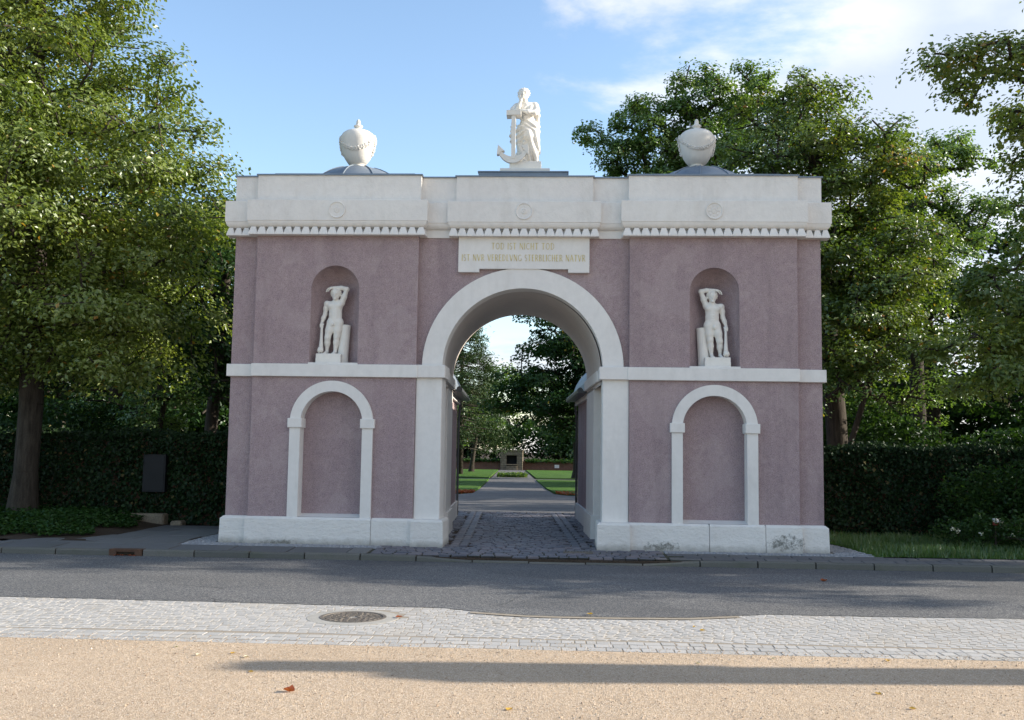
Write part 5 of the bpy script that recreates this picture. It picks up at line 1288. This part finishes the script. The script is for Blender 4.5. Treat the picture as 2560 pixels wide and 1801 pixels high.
box('slab', -7.66, -7.20, 3.30, 3.50, 0.61, 1.36, PLAQUE, pl, 0.008)
box('border', -7.63, -7.23, 3.292, 3.31, 0.64, 1.33, PLAQUE, pl, 0.004)
for nm, x0, x1, y0, z1, lab in (('stone_block', -8.05, -7.10, 3.05, 0.20, 'long low rough stone block at the foot of the ivy wall under the plaque'), ('stone_block', -6.95, -6.72, 3.0, 0.07, 'small pale stone lying beside the long block')):
    box(nm, x0, x1, y0, y0+0.28, -0.04, z1, ROCK, None, 0.03, label=lab, category='stone')

# ground cover and verges
def cover(name, label, fn, n, size, mat, seed, upb=0.9, kind='stuff', width=0.75):
    r = np.random.default_rng(seed); pos = fn(r, n); V, F = leaf_cards(pos, size, r, upb, 0.1, width)
    add(name, V, F, mat, attr=np.repeat(np.clip(r.normal(0.45, 0.22, len(pos)), 0, 1), 4), kind=kind, label=label, category='ground cover')
mv = []
def mound_h(x, y): return 0.20*np.clip((-7.0 - x)/1.3, 0, 1)*np.clip((y + 0.1)/1.6, 0, 1)
gx = np.linspace(-17, -6.9, 34); gy = np.linspace(-0.2, 3.6, 18)
GX, GY = np.meshgrid(gx, gy, indexing='ij'); GZ = mound_h(GX, GY) - 0.028 + 0.02*np.sin(GX*5)*np.cos(GY*4)*np.clip((-7.0-GX), 0, 1)
add('flower_bank', np.stack([GX, GY, GZ], 2).reshape(-1, 3), [(i*18+j, (i+1)*18+j, (i+1)*18+j+1, i*18+j+1) for i in range(33) for j in range(17)], SOIL, kind='structure', smooth=True)
def f1(r, n):
    x = r.uniform(-16, -7.2, n); y = r.uniform(-0.05, 3.5, n); k = (x < -7.35 - 0.5*np.clip(0.9 - y, 0, 2) + 0.25*np.sin(y*4)); k &= (y > 0.1 + 0.15*np.sin(x*3) + 0.1*np.sin(x*7.3)) & (np.hypot(x + 9.75, y - 2.7) > 0.42)
    x, y = x[k], y[k]; return np.stack([x, y, mound_h(x, y) + np.abs(r.normal(0, 0.05, len(x)))], 1)
cover('ivy_ground_cover', 'low green leafy ground cover under the lime tree', f1, 34000, 0.07, COVER, 81)
def blades(name, label, fn, n, h, seed, mat=GRASS):
    r = np.random.default_rng(seed); p = fn(r, n); n = len(p); a = r.uniform(0, 6.283, n); hh = h*r.uniform(0.5, 1.3, n)*(0.6 + 0.8*(0.5 + 0.5*np.sin(p[:, 0]*3.1)*np.cos(p[:, 1]*2.7)))
    d = np.stack([np.cos(a), np.sin(a), np.zeros(n)], 1); lean = r.normal(0, 0.35, (n, 2))
    tip = p + np.stack([lean[:, 0]*hh, lean[:, 1]*hh, hh], 1); w = 0.006
    V = np.stack([p - d*w, p + d*w, tip + d*w*0.2, tip - d*w*0.2], 1).reshape(-1, 3)
    add(name, V, np.arange(4*n).reshape(-1, 4), mat, attr=np.repeat(np.clip(r.normal(0.5, 0.25, n), 0, 1), 4), kind='stuff', label=label, category='grass')
vg = [(5.52,-0.40,-0.034),(5.80,-0.30,-0.030),(18,-0.30,-0.030),(18,3.7,-0.006),(5.0,3.7,-0.006),(5.5,1.2,-0.02)]
add('verge', vg, [tuple(range(6))], LAWN, kind='structure')
def f2(r, n):
    x = r.uniform(5.5, 13, n); y = r.uniform(-0.36, 3.3, n); k = (y > -0.34 + 0.05*np.sin(x*6)) & (x > 5.55 + np.clip(y - 0.8, 0, 1)*-0.3); x, y = x[k], y[k]; return np.stack([x, y, np.full(len(x), -0.03)], 1)
blades('verge_grass', 'rough dark grass verge beside the footway and ivy wall', f2, 26000, 0.11, 82)
# shrubs on the verge
def shrub(name, label, ells, n, size, mat, seed, group=None, stems=10, flowers=0):
    r = np.random.default_rng(seed); b = (ells[0][0], ells[0][1], -0.02); root = empty(name, b, label, 'shrub', group)
    pos = sample_ells(ells, n, r, 0.45); pos = pos + 0.06*np.sin(pos[:, [1, 2, 0]]*9); pos = pos[pos[:, 2] > 0.0]
    V, F = leaf_cards(pos, size, r, 0.5, 0.4, 0.6); tn = np.clip(r.normal(0.4, 0.2, len(pos)), 0, 0.92); add('foliage', V, F, mat, root, attr=np.repeat(tn, 4))
    parts = []
    for i in range(stems):
        q = sample_ells(ells, 1, r, 0.5)[0]; s0 = np.array([b[0] + r.normal(0, 0.12), b[1] + r.normal(0, 0.1), -0.03]); parts.append(tube([s0, (s0*0.5 + q*0.5) + (0, 0, 0.12), q], [0.012, 0.009, 0.005], 5))
    add('stems', *join(parts), BARK, root)
    for i in range(flowers):
        q = sample_ells(ells, 1, r, 0.1)[0]; q = np.array([q[0], min(q[1], ells[0][1] - 0.1) - 0.2, max(0.25, q[2])]); V, F = leaf_cards(q + r.normal(0, 0.018, (9, 3)), 0.05, r, 0.6, 0, 0.9); add('flower', V, F, PETAL, root, attr=np.full(len(V), 0.5))
shrub('shrub', 'tall dark leafy shrub standing against the ivy wall by the picture edge', [(8.9,2.6,0.75,1.3,0.7,0.72),(9.6,2.2,0.9,1.0,0.7,0.7)], 9000, 0.085, LEAF_DARK, 91, None, 14)
shrub('rose_bush', 'low rose bush with a few white blooms on the grass verge', [(7.75,1.3,0.25,0.75,0.55,0.30),(8.4,1.1,0.28,0.7,0.5,0.32)], 4200, 0.06, LEAF_DARK, 92, None, 16, 5)
shrub('rose_bush', 'bushy dark rose at the picture edge near the footway', [(9.0,0.75,0.28,0.6,0.45,0.36)], 2800, 0.065, LEAF_DARK, 93, None, 12, 2)
mk = empty('marker_post', (7.97, 1.0, 0), 'thin marker post with red collar and white round cap among the roses', 'marker post')
RED = stone_mat('dull_red_paint', (0.20, 0.035, 0.025), (0.26, 0.05, 0.035), 6, 60, 0.2, 0.1, 0.002, 0.5); WCAP = stone_mat('white_paint', (0.75, 0.75, 0.76), (0.8, 0.8, 0.8), 6, 60, 0.1, 0.1, 0.002, 0.5)
add('post', *lathe([(0.014, 0.0), (0.014, 0.40)], 10, (7.97, 1.0, 0)), BARK, mk)
add('collar', *lathe([(0.02, 0.39), (0.045, 0.41), (0.045, 0.47)], 14, (7.97, 1.0, 0)), RED, mk)
v, f = lathe([(0.052, 0.0), (0.056, 0.012), (0.05, 0.024), (0.0005, 0.032)], 18); v = [(7.97 + a, 1.0 + b*0.86 - c*0.5, 0.472 + c*0.86 + b*0.5) for a, b, c in v]; add('cap', v, f, WCAP, mk, smooth=True)

# far end of the park: memorial, wall, bed
MX = CX(61) - 0.05
BLOCK = None
t = NT('memorial_ashlar'); br = t.node('ShaderNodeTexBrick'); br.inputs['Scale'].default_value = 1.0; br.inputs['Brick Width'].default_value = 0.34; br.inputs['Row Height'].default_value = 0.17; br.inputs['Mortar Size'].default_value = 0.012
br.inputs['Color1'].default_value = (0.24, 0.20, 0.145, 1); br.inputs['Color2'].default_value = (0.17, 0.14, 0.10, 1); br.inputs['Mortar'].default_value = (0.10, 0.085, 0.06, 1)
mp = t.node('ShaderNodeMapping'); mp.inputs['Rotation'].default_value = (R(-90), 0, 0); t.link(t.pos, mp.inputs[0]); t.link(mp.outputs[0], br.inputs['Vector'])
ASHLAR = t.principled(t.mix(0.4, br.outputs['Color'], t.ramp(t.noise(14, 5), [(0.3, 0.5), (0.7, 1.1)]), 'MULTIPLY'), 0.9, t.bump(br.outputs['Fac'], 0.6, 0.02))
mem = empty('memorial', (MX, 61.5, 0), 'squat sandstone memorial with a dark niche at the end of the park path', 'memorial')
for x0, x1 in ((-0.86, -0.40), (0.40, 0.86)): box('pier', MX+x0, MX+x1, 61, 62, -0.05, 1.12, ASHLAR, mem, 0.02)
box('lintel', MX-0.86, MX+0.86, 60.98, 62, 1.121, 1.46, ASHLAR, mem, 0.02)
box('coping', MX-0.91, MX+0.91, 60.93, 62.05, 1.461, 1.55, ASHLAR, mem, 0.02)
box('niche_back', MX-0.42, MX+0.42, 61.5, 61.9, 0, 1.12, PLAQUE, mem, 0)
box('ledge', MX-0.44, MX+0.44, 60.9, 61.5, -0.05, 0.30, ASHLAR, mem, 0.02)
box('shelf', MX-0.43, MX+0.43, 60.85, 61.5, 0.36, 0.44, ASHLAR, mem, 0.01)
t = NT('far_brick'); br = t.node('ShaderNodeTexBrick'); br.inputs['Scale'].default_value = 1.0; br.inputs['Brick Width'].default_value = 0.25; br.inputs['Row Height'].default_value = 0.08; br.inputs['Mortar Size'].default_value = 0.008
br.inputs['Color1'].default_value = (0.22, 0.09, 0.055, 1); br.inputs['Color2'].default_value = (0.16, 0.075, 0.05, 1); br.inputs['Mortar'].default_value = (0.20, 0.17, 0.14, 1)
mp = t.node('ShaderNodeMapping'); mp.inputs['Rotation'].default_value = (R(-90), 0, 0); t.link(t.pos, mp.inputs[0]); t.link(mp.outputs[0], br.inputs['Vector'])
FARBRICK = t.principled(t.mix(0.5, br.outputs['Color'], t.ramp(t.noise(3, 5), [(0.3, 0.4), (0.7, 1.1)]), 'MULTIPLY'), 0.9)
for x0, x1, lab in ((-20, MX-0.87, 'low old brick wall with shaded ivy on top, pine side of the memorial'), (MX+0.87, 16, 'low old brick wall with sunlit ivy on top, maple side of the memorial')):
    bw = empty('brick_wall', ((x0+x1)/2, 61.6, 0), lab, 'wall'); box('wall', x0, x1, 61.5, 61.8, -0.05, 0.66, FARBRICK, bw, 0.01)
    r = np.random.default_rng(int(x1*10) % 97); n = int((x1-x0)*260); pos = np.stack([r.uniform(x0+0.15, x1-0.1, n), r.uniform(61.2, 63, n), 0.66 + np.abs(r.normal(0, 0.10, n)) - 0.1*r.uniform(0, 1, n)], 1)
    V, F = leaf_cards(pos, 0.22, r, 0.9); add('ivy', V, F, COVER, bw, attr=np.repeat(np.clip(r.normal(0.5, 0.2, n), 0, 1), 4), kind='stuff')
for x, lab in ((MX + 3.5, 'white name tablet on the far brick wall, the one nearer the memorial'), (MX + 6.3, 'white name tablet on the far brick wall, partly behind the maple trunk')):
    box('name_tablet', x-0.18, x+0.18, 61.44, 61.497, 0.18, 0.44, WCAP, None, 0.01, label=lab, category='tablet', group='white tablets on the far wall')
bx0 = CX(41)
def f3(r, n): return np.stack([bx0 + r.uniform(-0.85, 0.85, n), r.uniform(40.4, 41.8, n), np.abs(r.normal(0.12, 0.07, n))], 1)
cover('bedding_plants', 'round bed of low green plants in the middle of the park path', f3, 900, 0.14, LEAF_ASH, 83)

# ------------------------------------------------------------------ small things on the ground
def fallen(x, y, z, s, mat, lab, group, seed, curl=0.5):
    r = random.Random(seed); a = r.uniform(0, 6.28); prof = [(0,-0.5),(0.28,-0.42),(0.52,-0.1),(0.34,0.12),(0.30,0.34),(0,0.62),(-0.30,0.34),(-0.36,0.10),(-0.5,-0.12),(-0.26,-0.42)]
    v = [(0, 0, 0.02*s)]; 
    for px, py in prof:
        v.append((px*s, py*s, s*(0.05 + curl*(abs(px)**1.3) + r.uniform(0, 0.12)*curl + 0.25*curl*max(0, py))))
    c, sn = math.cos(a), math.sin(a); v = [(x + c*p[0] - sn*p[1], y + sn*p[0] + c*p[1], z + p[2]) for p in v]
    n = len(prof); lo = min(p[2] for p in v); v = [(p[0], p[1], p[2] - lo + z + 0.002) for p in v]
    add('fallen_leaf', v, [(0, 1 + i, 1 + (i+1) % n) for i in range(n)], mat, label=lab, category='leaf', group=group, attr=[0.3]*(n+1))
fallen(-1.25, -9.27, -0.15, 0.075, DEAD, 'curled red leaf lying alone on the gravel below the long shadow', None, 3, 1.0)
fallen(-3.95, -8.60, -0.15, 0.075, DEAD, 'reddish leaf on the gravel at the picture edge', None, 5, 0.5)
fallen(-0.98, -6.16, -0.145, 0.07, DEAD, 'reddish leaf lying on the manhole cover', None, 6, 0.4)
fallen(4.18, -2.55, -0.146, 0.09, DEAD, 'reddish leaf on the shaded asphalt near the kerb', None, 7, 0.7)
fallen(0.95, -5.75, -0.140, 0.06, DEAD_Y, 'bright yellow leaf at the road edge by the edging band', None, 8, 0.5)
for i, (x, y) in enumerate(((-2.05, -8.05), (2.9, -8.9), (3.35, -7.72), (0.3, -9.6), (-1.7, -8.7), (1.95, -6.3), (2.0, -6.5), (3.0, -9.3))):
    fallen(x, y, -0.15, rnd.uniform(0.035, 0.055), DEAD_Y, 'small yellowish leaf scrap lying on the sunlit ground', 'scattered yellowish leaf scraps', 20 + i, 0.5)
for i, (x, y) in enumerate(((-2.3, -8.15), (-1.9, -8.18), (1.75, -8.0), (2.4, -7.75), (1.7, -10.4), (-2.6, -7.85))):
    fallen(x, y, -0.15, rnd.uniform(0.03, 0.05), DEAD_P, 'small pale leaf scrap lying on the sunlit gravel', 'scattered pale leaf scraps', 40 + i, 0.6)
# loose grit on the gravel
r = np.random.default_rng(99); n = 14000
gy_ = -7.65 - (r.uniform(0, 1, n)**1.4)*4.2; sp_ = r.uniform(0, 1, n) < 0.14; gy_[sp_] = -7.62 + np.abs(r.normal(0, 0.16, sp_.sum())); gx_ = r.uniform(-5.2, 5.4, n); gs = r.uniform(0.002, 0.0065, n)*np.where(r.uniform(0, 1, n) < 0.03, 1.7, 1)
oct_ = np.array([(1,0,0),(0,1,0),(-1,0,0),(0,-1,0),(0,0,0.8),(0,0,-0.6)]); of = np.array([(0,1,4),(1,2,4),(2,3,4),(3,0,4),(1,0,5),(2,1,5),(3,2,5),(0,3,5)])
jit = 1 + 0.3*r.normal(size=(n, 6, 1)); V = np.stack([gx_, gy_, np.full(n, -0.148)], 1)[:, None, :] + oct_[None]*gs[:, None, None]*jit
F = (of[None] + (np.arange(n)*6)[:, None, None]).reshape(-1, 3)
GRIT = sett_mat('grit', (0.30, 0.22, 0.15), (0.50, 0.38, 0.27), (0.62, 0.55, 0.46), 90)
add('loose_grit', V.reshape(-1, 3), F, GRIT, sand, attr=np.repeat(r.uniform(0, 1, n), 6), kind='stuff')
# leaf litter along lawn edges in the park
def f4(r, n):
    y = r.uniform(18.0, 21.0, n); sgn = np.where(r.uniform(0, 1, n) < 0.65, -1, 1); return np.stack([-0.047*y + sgn*(1.5 + np.abs(r.normal(0, 0.35, n)) + np.clip(19.6 - y, 0, 2)*0.6), y, np.full(n, 0.0) + r.uniform(0.0, 0.05, n)], 1)
cover('leaf_litter', 'brown fallen leaves along the lawn corner seen through the arch', f4, 900, 0.10, DEAD, 84)
print('LEAVES', NLEAF[0])
